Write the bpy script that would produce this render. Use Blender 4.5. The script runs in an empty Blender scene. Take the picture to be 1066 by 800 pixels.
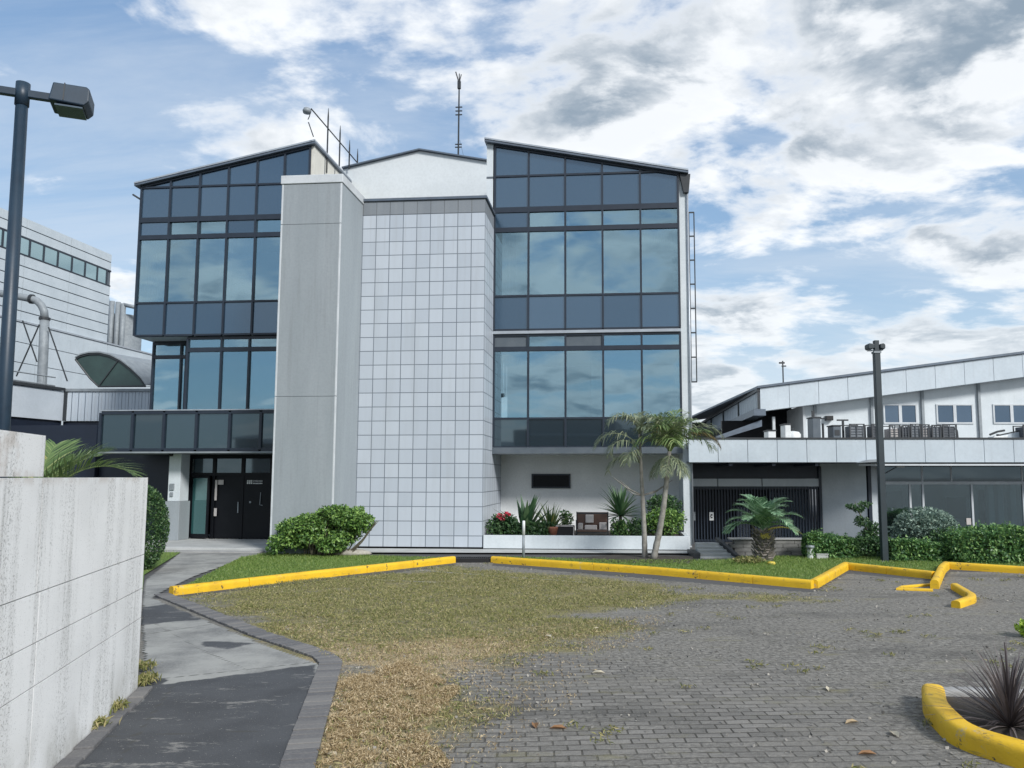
import bpy, bmesh, math, random
import numpy as np
from mathutils import Vector, Matrix
random.seed(7); R = np.random.default_rng(11)
rad = math.radians
sc = bpy.context.scene
col = sc.collection

# ------------------------------------------------------------------ survey: photo pixel -> place
PITCH, F, CX, CY, EYE = rad(5.47), 800.0, 580.0, 420.0, 2.1
TH = rad(4.65)
def ray(px, py):
    a, b = (px-CX)/F, -(py-CY)/F
    return Vector((a, math.cos(PITCH)-math.sin(PITCH)*b, math.sin(PITCH)+math.cos(PITCH)*b))
def G(px, py, z=0.0):
    d = ray(px, py); t = (z-EYE)/d.z
    return Vector((d.x*t, d.y*t, z))
def AT(px, py, Y):
    d = ray(px, py); t = Y/d.y
    return Vector((d.x*t, Y, EYE+d.z*t))
ORG = G(502, 573.6)
SV, CV = math.sin(TH), math.cos(TH)
def B(px, py, v):                                   # building frame: u along the front, v into depth, z up
    d = ray(px, py)
    t = (v+ORG.x*SV+ORG.y*CV)/(d.x*SV+d.y*CV)
    X, Y = d.x*t-ORG.x, d.y*t-ORG.y
    return Vector((X*CV-Y*SV, v, EYE+d.z*t))
def LW(u, v, z=0):                                  # building frame -> world
    return Vector((ORG.x+u*CV+v*SV, ORG.y-u*SV+v*CV, z))

# ------------------------------------------------------------------ mesh builder
class MB:
    def __init__(s): s.v, s.f, s.a, s.np = [], [], [], []
    def add(s, vs, fs, a=0.5):
        n = len(s.v); s.v += [tuple(p) for p in vs]; s.f += [tuple(i+n for i in f) for f in fs]; s.a += [a]*len(vs)
        return s
    def box(s, x0, x1, y0, y1, z0, z1, M=None, a=0.5):
        vs = [Vector((x, y, z)) for z in (z0, z1) for y in (y0, y1) for x in (x0, x1)]
        if M is not None: vs = [M @ p for p in vs]
        return s.add(vs, [(0,2,3,1),(4,5,7,6),(0,1,5,4),(2,6,7,3),(0,4,6,2),(1,3,7,5)], a)
    def prism(s, pts, off, a=0.5):                  # polygon pts extruded by off
        off = Vector(off); n = len(pts); pts = [Vector(p) for p in pts]
        nn = sum(((pts[i]-pts[0]).cross(pts[(i+1) % n]-pts[0]) for i in range(n)), Vector())
        if nn.dot(off) > 0: pts = pts[::-1]
        fs = [tuple(range(n)), tuple(range(2*n-1, n-1, -1))]
        fs += [((i+1) % n, i, n+i, n+(i+1) % n) for i in range(n)]
        return s.add(pts+[p+off for p in pts], fs, a)
    def tube(s, pts, r, n=8, a=0.5, flat=1.0):
        pts = [Vector(p) for p in pts]; k = len(pts)
        rs = [r]*k if not hasattr(r, '__len__') else list(r)
        vs, fs = [], []
        up = Vector((0,0,1)); d0 = (pts[1]-pts[0]).normalized()
        if abs(d0.z) > .9: up = Vector((1,0,0))
        for i, p in enumerate(pts):
            d = (pts[min(i+1,k-1)]-pts[max(i-1,0)]).normalized()
            sd = d.cross(up).normalized(); w = sd.cross(d)
            for j in range(n):
                t = 2*math.pi*(j+.5)/n
                vs.append(p+sd*math.cos(t)*rs[i]+w*math.sin(t)*rs[i]*flat)
        for i in range(k-1):
            for j in range(n):
                fs.append((i*n+j, i*n+(j+1) % n, (i+1)*n+(j+1) % n, (i+1)*n+j))
        fs += [tuple(range(n-1,-1,-1)), tuple(range((k-1)*n, k*n))]
        return s.add(vs, fs, a)
    def lathe(s, prof, n=20, c=(0,0,0), a=0.5):
        c = Vector(c); vs, fs = [], []
        for r_, z in prof:
            for j in range(n):
                t = 2*math.pi*j/n; vs.append(c+Vector((r_*math.cos(t), r_*math.sin(t), z)))
        k = len(prof)
        for i in range(k-1):
            for j in range(n): fs.append((i*n+j, i*n+(j+1) % n, (i+1)*n+(j+1) % n, (i+1)*n+j))
        fs += [tuple(range(n-1,-1,-1)), tuple(range((k-1)*n, k*n))]
        return s.add(vs, fs, a)
    def leaves(s, c, size, asp=.5, up=.35, out=None, jit=.5):   # c: (n,3) centres -> rhombic folded leaves
        n = len(c); t = R.normal(size=(n,3))
        if out is not None: t = t*.8+out*.9
        t /= np.linalg.norm(t, axis=1)[:,None]+1e-9
        nn = R.normal(size=(n,3)); nn[:,2] += up*2
        if out is not None: nn += out*.6
        sd = np.cross(t, nn); sd /= np.linalg.norm(sd, axis=1)[:,None]+1e-9
        nm = np.cross(sd, t)
        L = size*(1-jit/2+jit*R.random((n,1))); w = L*asp*.5
        P = np.stack([c-t*L*.5, c+sd*w+nm*L*.06, c+t*L*.5-nm*L*.05, c-sd*w+nm*L*.06], 1).reshape(-1,3)
        s.np.append((P, 4, np.repeat(R.random(n), 4))); return s
    def build(s, name, mat, parent=None, smooth=False, bevel=0, loc=None):
        V = np.array(s.v, dtype=float).reshape(-1,3); Fc = list(s.f); A = list(s.a)
        base = len(V); parts = [V]
        for P, k, a in s.np:
            parts.append(P); m = len(P)//k
            idx = (np.arange(m*k).reshape(m,k)+base).tolist(); Fc += idx; base += len(P); A += a.tolist()
        V = np.concatenate(parts) if len(parts) > 1 else V
        if loc is not None: V = V-np.array(loc)
        me = bpy.data.meshes.new(name); me.from_pydata(V.tolist(), [], Fc)
        at = me.attributes.new('var', 'FLOAT', 'POINT'); at.data.foreach_set('value', np.array(A, dtype=np.float32))
        me.materials.append(mat)
        if smooth: me.polygons.foreach_set('use_smooth', [True]*len(me.polygons))
        me.update()
        o = bpy.data.objects.new(name, me); col.objects.link(o)
        if loc is not None: o.location = loc
        if parent is not None: o.parent = parent
        if bevel:
            b = o.modifiers.new('bevel', 'BEVEL'); b.width = bevel; b.segments = 2; b.limit_method = 'ANGLE'; b.angle_limit = rad(35)
        return o
def tag(o, label, cat, group=None, kind=None):
    if label: o['label'] = label
    if cat: o['category'] = cat
    if group: o['group'] = group
    if kind: o['kind'] = kind
    return o
def thing(name, loc, label, cat, group=None, rz=0):
    o = bpy.data.objects.new(name, None); col.objects.link(o); o.location = loc; o.rotation_euler.z = rz
    o.empty_display_size = .2
    return tag(o, label, cat, group)
def plab(o, label): o['label'] = label; return o

# ------------------------------------------------------------------ materials
def new(name):
    m = bpy.data.materials.new(name); m.use_nodes = True; nt = m.node_tree
    return m, nt, nt.nodes['Principled BSDF'], nt.nodes['Material Output']
class N:                                            # terse node helper
    def __init__(s, nt): s.nt = nt
    def n(s, t, **kw):
        x = s.nt.nodes.new(t)
        for k, v in kw.items(): setattr(x, k, v)
        return x
    def l(s, a, b): s.nt.links.new(a, b)
    def put(s, sock, v):
        if hasattr(v, 'is_output') or isinstance(v, bpy.types.NodeSocket): s.l(v, sock)
        else: sock.default_value = v
    def math(s, op, a, b=0.0, c=None, clamp=False):
        x = s.n('ShaderNodeMath', operation=op, use_clamp=clamp); s.put(x.inputs[0], a); s.put(x.inputs[1], b)
        if c is not None: s.put(x.inputs[2], c)
        return x.outputs[0]
    def mix(s, f, a, b, bt='MIX'):
        x = s.n('ShaderNodeMix', data_type='RGBA', blend_type=bt); s.put(x.inputs[0], f)
        for i, v in ((6, a), (7, b)): s.put(x.inputs[i], v if hasattr(v, 'links') or len(v) == 4 else (*v, 1))
        return x.outputs[2]
    def noise(s, vec, scale, detail=4, rough=.55, dist=0.0):
        x = s.n('ShaderNodeTexNoise'); s.l(vec, x.inputs['Vector']) if vec is not None else None
        x.inputs['Scale'].default_value = scale; x.inputs['Detail'].default_value = detail
        x.inputs['Roughness'].default_value = rough; x.inputs['Distortion'].default_value = dist
        return x.outputs[0]
    def step(s, v, lo, hi, a=0.0, b=1.0):
        x = s.n('ShaderNodeMapRange', interpolation_type='SMOOTHSTEP'); s.put(x.inputs[0], v)
        s.put(x.inputs[1], lo); s.put(x.inputs[2], hi); x.inputs[3].default_value = a; x.inputs[4].default_value = b
        return x.outputs[0]
    def mapping(s, vec, scale=(1,1,1), rot=(0,0,0), loc=(0,0,0)):
        x = s.n('ShaderNodeMapping'); s.l(vec, x.inputs[0]); x.inputs['Scale'].default_value = scale
        x.inputs['Rotation'].default_value = rot; x.inputs['Location'].default_value = loc
        return x.outputs[0]
    def pos(s): return s.n('ShaderNodeNewGeometry').outputs['Position']
    def obj(s): return s.n('ShaderNodeTexCoord').outputs['Object']
    def attr(s, name): return s.n('ShaderNodeAttribute', attribute_name=name).outputs['Fac']
    def bump(s, h, bsdf, strength=.3, dist=.01):
        x = s.n('ShaderNodeBump'); x.inputs['Strength'].default_value = strength; x.inputs['Distance'].default_value = dist
        s.l(h, x.inputs['Height']); s.l(x.outputs[0], bsdf.inputs['Normal'])
def pm(name, c1, c2=None, scale=3.0, rough=.6, bump=0.0, bscale=None, streak=False, metal=0.0, spec=None, dirt=0.0, dirtc=(.08,.075,.065)):
    m, nt, b, _ = new(name); k = N(nt)
    b.inputs['Roughness'].default_value = rough; b.inputs['Metallic'].default_value = metal
    if spec is not None: b.inputs['Specular IOR Level'].default_value = spec
    p = k.pos(); c2 = c2 or tuple(x*.8 for x in c1)
    pp = k.mapping(p, (1,1,.15)) if streak else p
    c = k.mix(k.step(k.noise(pp, scale, 6, .6), .32, .68), c1, c2)
    fine = k.noise(p, scale*14, 3)
    c = k.mix(k.math('MULTIPLY', k.step(fine, .35, .75), .25), c, tuple(x*.7 for x in c1))
    if dirt:
        st = k.noise(k.mapping(p, (7,7,.35)), 1.0, 6, .65)
        c = k.mix(k.math('MULTIPLY', k.step(st, .5, .75), dirt), c, dirtc)
    k.l(c, b.inputs['Base Color'])
    k.l(k.math('ADD', k.math('MULTIPLY', fine, .16), rough-.08), b.inputs['Roughness'])
    if bump: k.bump(k.noise(p, bscale or scale*10, 5, .65), b, bump, .01)
    return m
def mute(c, f=.1):
    g = .3*c[0]+.6*c[1]+.1*c[2]; return tuple(x+(g-x)*f for x in c)
def leafm(name, dark, mid, light, rough=.45, trans=.25, yellow=None):
    if 'flower' not in name and 'straw' not in name and 'lime' not in name: dark, mid, light = mute(dark), mute(mid), mute(light)
    m, nt, b, out = new(name); k = N(nt)
    v = k.attr('var'); ramp = k.n('ShaderNodeValToRGB'); k.l(v, ramp.inputs[0])
    e = ramp.color_ramp.elements; e[0].color = (*dark,1); e[0].position = .05; e[1].color = (*light,1); e[1].position = .95
    x = e.new(.5); x.color = (*mid,1)
    if yellow: y = e.new(.985); y.color = (*yellow,1)
    big = k.noise(k.pos(), 2.2, 3)
    c = k.mix(k.math('MULTIPLY', k.step(big, .4, .7), .35), ramp.outputs[0], mid)
    k.l(c, b.inputs['Base Color']); b.inputs['Roughness'].default_value = rough
    tr = k.n('ShaderNodeBsdfTranslucent'); k.l(c, tr.inputs[0])
    mx = k.n('ShaderNodeMixShader'); mx.inputs[0].default_value = trans
    k.l(b.outputs[0], mx.inputs[1]); k.l(tr.outputs[0], mx.inputs[2]); k.l(mx.outputs[0], out.inputs[0])
    return m
def glassm(name, refl, tint, body, rough=.015, wav=.0, trans=0.0):
    m, nt, b, out = new(name); k = N(nt)
    b.inputs['Base Color'].default_value = (*body,1); b.inputs['Roughness'].default_value = .25
    g = k.n('ShaderNodeBsdfGlossy'); g.inputs[0].default_value = (*tint,1); g.inputs['Roughness'].default_value = rough
    fr = k.n('ShaderNodeFresnel'); fr.inputs[0].default_value = 1.5
    rnd = k.n('ShaderNodeObjectInfo').outputs['Random']
    fac = k.math('ADD', k.math('MULTIPLY_ADD', rnd, .09, refl-.045), k.math('MULTIPLY', fr.outputs[0], .8), clamp=True)
    inner = b.outputs[0]
    if trans:
        t = k.n('ShaderNodeBsdfTransparent'); t.inputs[0].default_value = (.8,.9,.92,1)
        m1 = k.n('ShaderNodeMixShader'); m1.inputs[0].default_value = trans
        k.l(b.outputs[0], m1.inputs[1]); k.l(t.outputs[0], m1.inputs[2]); inner = m1.outputs[0]
    mx = k.n('ShaderNodeMixShader'); k.l(fac, mx.inputs[0]); k.l(inner, mx.inputs[1]); k.l(g.outputs[0], mx.inputs[2])
    k.l(mx.outputs[0], out.inputs[0])
    if wav:
        bp = k.n('ShaderNodeBump'); bp.inputs['Strength'].default_value = 1; bp.inputs['Distance'].default_value = wav
        k.l(k.noise(k.pos(), .9, 1), bp.inputs['Height']); k.l(bp.outputs[0], g.inputs['Normal'])
    return m
def tilem(name, c1, c2, grout, T):
    m, nt, b, _ = new(name); k = N(nt)
    o = k.obj(); sx = k.n('ShaderNodeSeparateXYZ'); k.l(o, sx.inputs[0])
    cb = k.n('ShaderNodeCombineXYZ'); k.l(k.math('ADD', sx.outputs[0], sx.outputs[1]), cb.inputs[0]); k.l(sx.outputs[2], cb.inputs[1])
    br = k.n('ShaderNodeTexBrick', offset=0, squash=1); k.l(cb.outputs[0], br.inputs[0])
    br.inputs['Color1'].default_value = (*c1,1); br.inputs['Color2'].default_value = (*c2,1); br.inputs['Mortar'].default_value = (*grout,1)
    br.inputs['Scale'].default_value = 1; br.inputs['Mortar Size'].default_value = .013; br.inputs['Mortar Smooth'].default_value = .25
    br.inputs['Bias'].default_value = .0; br.inputs['Brick Width'].default_value = T; br.inputs['Row Height'].default_value = T
    st = k.noise(k.mapping(o, (2.2,2.2,.22)), 1.2, 6, .6)
    top_ = k.step(sx.outputs[2], 6.5, 10.2, .25, 1)
    st3 = k.noise(k.mapping(o, (9,9,.3)), 1, 6, .7)
    c = k.mix(k.math('MULTIPLY', k.math('MULTIPLY', k.step(st3, .5, .72), top_), .3), br.outputs[0], (.25,.25,.24))
    c = k.mix(k.math('MULTIPLY', k.step(st, .45, .75), .22), c, (.3,.32,.33))
    fn = k.noise(o, 60, 3)
    c = k.mix(k.math('MULTIPLY', k.step(fn, .4, .8), .2), c, (.36,.39,.42))
    k.l(c, b.inputs['Base Color']); b.inputs['Roughness'].default_value = .42
    k.bump(k.math('MULTIPLY', br.outputs[1], -1), b, .6, .008)
    return m
M = {}
M['tile'] = tilem('tile_white', (.47,.515,.57), (.405,.45,.505), (.13,.155,.185), .414)
M['tile_dark'] = tilem('tile_dark', (.22,.24,.26), (.17,.19,.21), (.1,.11,.12), .414)
M['pier'] = pm('pier_render', (.29,.32,.34), (.25,.28,.298), 1.2, .8, .15, 30, streak=True, dirt=.18)
M['pier_light'] = pm('pier_highlight_trim', (.55,.58,.6), (.46,.49,.51), 2, .7)  # pale trims and frames, plus the pier's painted edge highlights
M['white'] = pm('white_wall', (.6,.645,.67), (.53,.58,.605), 1.4, .7, .08, 40, dirt=.12, dirtc=(.3,.31,.3))
M['gable'] = pm('gable_panel', (.62,.655,.67), (.57,.605,.62), .8, .5)
M['white_panel'] = pm('white_panel', (.5,.56,.605), (.44,.5,.545), .8, .45, 0, dirt=.15, dirtc=(.28,.29,.3))
M['cream'] = pm('cream_panel', (.62,.61,.55), (.55,.54,.49), 2, .6)
M['frame'] = pm('dark_frame', (.018,.027,.042), (.014,.021,.034), 4, .38)
M['frame_grey'] = pm('grey_frame', (.1,.12,.14), (.08,.1,.12), 4, .45)
M['roof'] = pm('roof_metal', (.12,.15,.19), (.1,.12,.15), 3, .45, metal=.3)
M['roof_pale'] = pm('roof_flashing', (.4,.44,.48), (.33,.36,.4), 3, .4, metal=.3)
M['steel'] = pm('galvanised', (.26,.29,.31), (.2,.225,.245), 5, .6, metal=.1)
M['darkmetal'] = pm('dark_metal', (.03,.035,.04), (.022,.026,.03), 6, .5)
M['polebl'] = pm('pole_paint', (.014,.034,.058), (.011,.026,.045), 5, .45, dirt=.12, dirtc=(.08,.1,.12))
M['polegr'] = pm('pole_paint_grey', (.02,.034,.042), (.016,.026,.033), 5, .5)
M['glass'] = glassm('vision_glass', .36, (.5,.71,.82), (.012,.04,.055), .012, .0022, trans=.75)
M['glass2'] = glassm('spandrel_glass', .13, (.5,.7,.9), (.012,.034,.062), .16, .0006)
M['glass3'] = glassm('lower_glass', .07, (.6,.78,.85), (.01,.02,.028), .03, .001)
M['glass_clear'] = glassm('clear_glass', .2, (.7,.85,.9), (.01,.016,.02), .01, .0006, trans=.8)
M['glass_teal'] = glassm('door_glass', .22, (.6,.8,.8), (.03,.1,.1), .04, .0005)
M['blackdoor'] = pm('black_door', (.008,.009,.012), (.006,.007,.01), 3, .45, spec=.2)
M['navy'] = pm('navy_cladding', (.012,.018,.034), (.01,.015,.028), 1, .4)
M['conc'] = pm('concrete', (.34,.34,.33), (.27,.27,.265), 1.5, .85, .3, 40)
M['conc_lt'] = pm('concrete_light', (.45,.46,.45), (.36,.37,.36), 1.8, .8, .25, 40)
M['soil'] = pm('soil', (.06,.05,.04), (.035,.03,.025), 5, .95, .8, 25)
M['black'] = pm('black_rubber', (.01,.01,.011), None, 5, .6)
M['lampglass'] = pm('lamp_lens', (.07,.1,.13), None, 5, .25)
M['terracotta'] = pm('terracotta', (.33,.13,.08), (.26,.1,.06), 6, .8)
M['brownwood'] = pm('brown_board', (.11,.06,.042), (.08,.045,.034), 5, .6)
M['paper'] = pm('pale_panel', (.5,.47,.45), (.43,.4,.38), 5, .7)
M['whitepaint'] = pm('white_paint', (.7,.72,.72), (.6,.62,.62), 4, .5)
M['trunk'] = pm('palm_bark', (.2,.18,.16), (.11,.1,.09), 7, .9, .8, 40)
M['trunk_pale'] = pm('pale_palm_bark', (.3,.29,.26), (.17,.16,.14), 6, .9, .6, 40)
M['stem'] = pm('woody_stem', (.13,.12,.08), (.07,.06,.045), 8, .9)
M['stone'] = pm('stone_courses', (.2,.2,.19), (.13,.13,.125), 4, .9, .6, 20)
M['pebble'] = pm('pebble', (.42,.4,.35), (.3,.28,.24), 9, .9)
M['flower'] = leafm('red_flower', (.5,.02,.05), (.62,.05,.1), (.7,.12,.16))
M['leaf_bush'] = leafm('bush_leaf', (0.035,0.098,0.023), (0.117,0.254,0.043), (0.293,0.468,0.088))
M['leaf_dark'] = leafm('dark_leaf', (0.02,0.059,0.028), (0.047,0.117,0.039), (0.117,0.235,0.069))
M['leaf_hedge'] = leafm('hedge_leaf', (0.036,0.103,0.036), (0.092,0.23,0.065), (0.275,0.459,0.115))
M['leaf_grey'] = leafm('grey_leaf', (0.064,0.116,0.095), (0.16,0.245,0.191), (0.383,0.51,0.404), .55)
M['leaf_clip'] = leafm('clipped_leaf', (0.018,0.06,0.021), (0.045,0.112,0.033), (0.105,0.195,0.053))
M['frond'] = leafm('frond_leaf', (0.051,0.111,0.031), (0.145,0.238,0.068), (0.374,0.425,0.153), yellow=(.4,.3,.08))
M['frond_grey'] = leafm('dusty_frond_leaf', (0.08,0.12,0.072), (0.192,0.24,0.136), (0.416,0.432,0.256), yellow=(.38,.26,.09))
M['frond_dry'] = leafm('dry_frond_leaf', (.12,.09,.04), (.25,.18,.07), (.4,.28,.1))
M['frond_yel'] = leafm('yellow_frond_leaf', (.22,.2,.02), (.38,.33,.04), (.5,.42,.08))
M['frond_blue'] = leafm('bluegreen_frond_leaf', (0.064,0.149,0.085), (0.16,0.319,0.16), (0.425,0.595,0.361))
M['agave'] = leafm('agave_leaf', (0.032,0.096,0.04), (0.072,0.16,0.064), (0.144,0.24,0.096))
M['lime'] = leafm('lime_leaf', (.15,.28,.02), (.28,.42,.04), (.4,.52,.08))
M['spiky'] = leafm('purple_blade', (0.049,0.039,0.042), (0.119,0.098,0.098), (0.266,0.224,0.21))
M['blade'] = leafm('grass_blade', (.1,.19,.025), (.18,.29,.045), (.3,.37,.09), trans=.4)
M['straw'] = leafm('straw_bit', (.2,.14,.065), (.43,.33,.185), (.72,.61,.42), .8)
M['oliveblade'] = leafm('olive_blade', (.1,.13,.025), (.24,.24,.065), (.46,.39,.18), .8)
M['deadleaf'] = leafm('dead_leaf', (.3,.14,.05), (.42,.3,.16), (.6,.55,.42), .7)

M['load_grey'] = pm('grey_load', (.2,.22,.24), (.14,.16,.18), 5, .7)
M['load_dark'] = pm('dark_load', (.09,.1,.115), (.06,.07,.08), 5, .7)
def lawnmat():
    m, nt, b, _ = new('lawn_turf'); k = N(nt); p = k.pos()
    c = k.mix(k.step(k.noise(p, .7, 5), .35, .65), (.11,.19,.035), (.16,.24,.05))
    c = k.mix(k.math('MULTIPLY', k.step(k.noise(p, 2.6, 5), .55, .75), .6), c, (.17,.16,.06))
    c = k.mix(k.math('MULTIPLY', k.step(k.noise(p, 45, 3), .4, .7), .6), c, (.055,.1,.015))
    k.l(c, b.inputs['Base Color']); b.inputs['Roughness'].default_value = .95
    k.bump(k.noise(p, 50, 4), b, .8, .03); return m
M['lawn'] = lawnmat()
def yellowmat():
    m, nt, b, _ = new('yellow_kerb_paint'); k = N(nt); p = k.pos()
    c = k.mix(k.step(k.noise(p, 3, 5), .35, .7), (.74,.46,.014), (.64,.385,.014))
    c = k.mix(k.math('MULTIPLY', k.step(k.noise(p, 1.3, 6, .7), .55, .75), .5), c, (.33,.2,.04))
    chip = k.math('MULTIPLY', k.step(k.noise(p, 8, 5, .7), .6, .64), k.step(k.noise(p, 1.3, 2), .4, .55))
    c = k.mix(chip, c, (.07,.055,.045))
    scuff = k.math('MULTIPLY', k.step(k.noise(k.mapping(p, (2,2,14)), 2.2, 7, .7), .56, .68), .6)
    c = k.mix(scuff, c, (.17,.125,.05))
    c = k.mix(k.math('MULTIPLY', k.step(k.noise(p, 2.1, 8, .75), .6, .66), .7), c, (.36,.33,.26))
    k.l(c, b.inputs['Base Color']); b.inputs['Roughness'].default_value = .55
    k.bump(k.noise(p, 35, 5), b, .35, .01); return m
M['yellow'] = yellowmat()
def nearwallmat():
    m, nt, b, _ = new('stained_concrete_block'); k = N(nt); p = k.pos()
    sx = k.n('ShaderNodeSeparateXYZ'); k.l(p, sx.inputs[0])
    st = k.noise(k.mapping(p, (3.2,3.2,.16)), 1.0, 7, .68)
    st2 = k.noise(k.mapping(p, (11,11,.5)), 1.0, 5, .7)
    spk = k.noise(p, 55, 4, .75)
    c = k.mix(k.step(k.noise(p, 1.1, 5), .35, .7), (.84,.85,.85), (.75,.76,.76))
    d = k.math('MULTIPLY', k.step(st, .46, .62), k.step(st2, .32, .62))
    c = k.mix(k.math('MULTIPLY', k.math('MULTIPLY', d, k.step(k.noise(k.mapping(p,(2,2,.5)), 1, 3), .3, .7)), .5), c, (.24,.24,.225))
    sp = k.math('MULTIPLY', k.step(spk, .52, .62), k.step(st, .43, .58))
    c = k.mix(k.math('MULTIPLY', sp, .6), c, (.14,.14,.13))
    c = k.mix(k.math('MULTIPLY', k.step(k.noise(p, 120, 2), .66, .72), .7), c, (.1,.1,.1))
    low = k.math('MULTIPLY', k.step(sx.outputs[2], .55, .0), k.step(k.noise(p, 3, 5), .35, .65))
    c = k.mix(k.math('MULTIPLY', low, .45), c, (.25,.24,.19))
    rust = k.math('MULTIPLY', k.step(sx.outputs[2], 2.02, 2.1), k.step(k.noise(p, 4, 4), .45, .65))
    c = k.mix(k.math('MULTIPLY', rust, .35), c, (.3,.2,.12))
    k.l(c, b.inputs['Base Color']); b.inputs['Roughness'].default_value = .85
    k.bump(k.noise(p, 70, 6, .7), b, .35, .006); return m
M['nearwall'] = nearwallmat()
def courtmat():
    m, nt, b, _ = new('court_pavers'); k = N(nt); p = k.pos()
    pw = k.n('ShaderNodeVectorMath', operation='ADD'); nz = k.n('ShaderNodeTexNoise'); k.l(p, nz.inputs[0]); nz.inputs['Scale'].default_value = .9
    vs = k.n('ShaderNodeVectorMath', operation='SCALE'); k.l(nz.outputs[1], vs.inputs[0]); vs.inputs['Scale'].default_value = .07
    k.l(p, pw.inputs[0]); k.l(vs.outputs[0], pw.inputs[1])
    br = k.n('ShaderNodeTexBrick', offset=.5); k.l(k.mapping(pw.outputs[0], (1,1,1), (0,0,rad(-3))), br.inputs[0])
    for n_, v in (('Color1', (.265,.252,.23,1)), ('Color2', (.15,.144,.132,1)), ('Mortar', (.05,.046,.038,1))): br.inputs[n_].default_value = v
    br.inputs['Scale'].default_value = 1; br.inputs['Brick Width'].default_value = .215; br.inputs['Row Height'].default_value = .112
    br.inputs['Mortar Size'].default_value = .009; br.inputs['Mortar Smooth'].default_value = .4
    grit = k.noise(p, 48, 5, .75); grit2 = k.noise(p, 130, 3, .7)
    c = k.mix(k.math('MULTIPLY', k.step(grit, .45, .7), .5), br.outputs[0], (.19,.187,.18))
    c = k.mix(k.math('MULTIPLY', k.step(grit2, .62, .72), .6), c, (.34,.32,.28))
    c = k.mix(k.math('MULTIPLY', k.step(k.noise(p, 30, 5, .7), .55, .75), .6), c, (.08,.078,.074))
    rub = k.mix(k.step(k.noise(k.mapping(p, (16,26,20)), 1, 8, .78), .38, .66), (.095,.09,.08), (.35,.335,.3))
    wear = k.step(k.noise(k.mapping(p, (.55,1.5,1)), .9, 9, .7), .4, .62)
    bv = k.attr('bricks')
    c = k.mix(k.math('MULTIPLY', k.math('MAXIMUM', k.math('MULTIPLY', wear, .6), k.math('SUBTRACT', 1.0, bv)), .88), c, rub)
    dust = k.step(k.noise(k.mapping(p, (.5,1.9,1), (0,0,.2)), 1.1, 7, .65), .48, .7)
    c = k.mix(k.math('MULTIPLY', dust, .5), c, (.23,.217,.19))
    moss = k.math('MULTIPLY', k.step(k.noise(k.mapping(p, (.8,2,1)), 1.3, 9, .75), .54, .7), .6)
    c = k.mix(moss, c, (.2,.185,.085))
    big = k.noise(k.mapping(p, (.35,.8,1), (0,0,-.15)), 1.0, 8, .68)
    c = k.mix(k.math('MULTIPLY', k.step(big, .5, .66), .5), c, (.065,.064,.06))
    c = k.mix(k.math('MULTIPLY', k.step(k.noise(k.mapping(p, (.5,1.4,1), (0,0,.3)), .8, 8, .7), .56, .72), .45), c, (.3,.285,.25))
    # dried grass lying on the paving: region surveyed into the mesh as an attribute, broken up by noise
    ms = k.attr('straw'); tn = k.attr('tan')
    e = k.math('ADD', ms, k.math('MULTIPLY', k.math('SUBTRACT', k.noise(k.mapping(p, (.8,1.6,1)), 1.6, 9, .74), .5), 2.0))
    f = k.step(e, .3, .8)
    fib = k.noise(k.mapping(p, (60,38,40), (0,0,.5)), 1, 6, .75)
    gr = k.mix(k.step(fib, .35, .68), (.11,.115,.035), (.4,.34,.16))
    ta = k.mix(k.step(fib, .36, .62), (.14,.1,.05), (.6,.48,.29))
    tf = k.step(k.math('ADD', tn, k.math('MULTIPLY', k.math('SUBTRACT', k.noise(p, 1.4, 7, .7), .5), 1.7)), .35, .65)
    gr = k.mix(k.math('MULTIPLY', k.step(k.noise(k.mapping(p, (1,2.2,1)), 1.7, 9, .75), .5, .64), .75), gr, (.17,.155,.125))
    sc_ = k.mix(tf, gr, ta)
    sc_ = k.mix(k.math('MULTIPLY', k.step(k.noise(k.mapping(p, (.8,2,1)), 2.2, 7, .7), .52, .68), .6), sc_, (.42,.34,.19))
    c = k.mix(k.math('MULTIPLY', f, k.step(fib, .25, .6, .35, 1)), c, sc_)
    k.l(c, b.inputs['Base Color']); b.inputs['Roughness'].default_value = .92; b.inputs['Specular IOR Level'].default_value = .25
    h = k.math('ADD', k.math('MULTIPLY', br.outputs[1], -.8), k.math('MULTIPLY', grit, .9))
    h = k.math('ADD', h, k.math('MULTIPLY', f, k.math('MULTIPLY', fib, 1.2)))
    k.bump(h, b, .9, .016); return m
M['court'] = courtmat()
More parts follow.
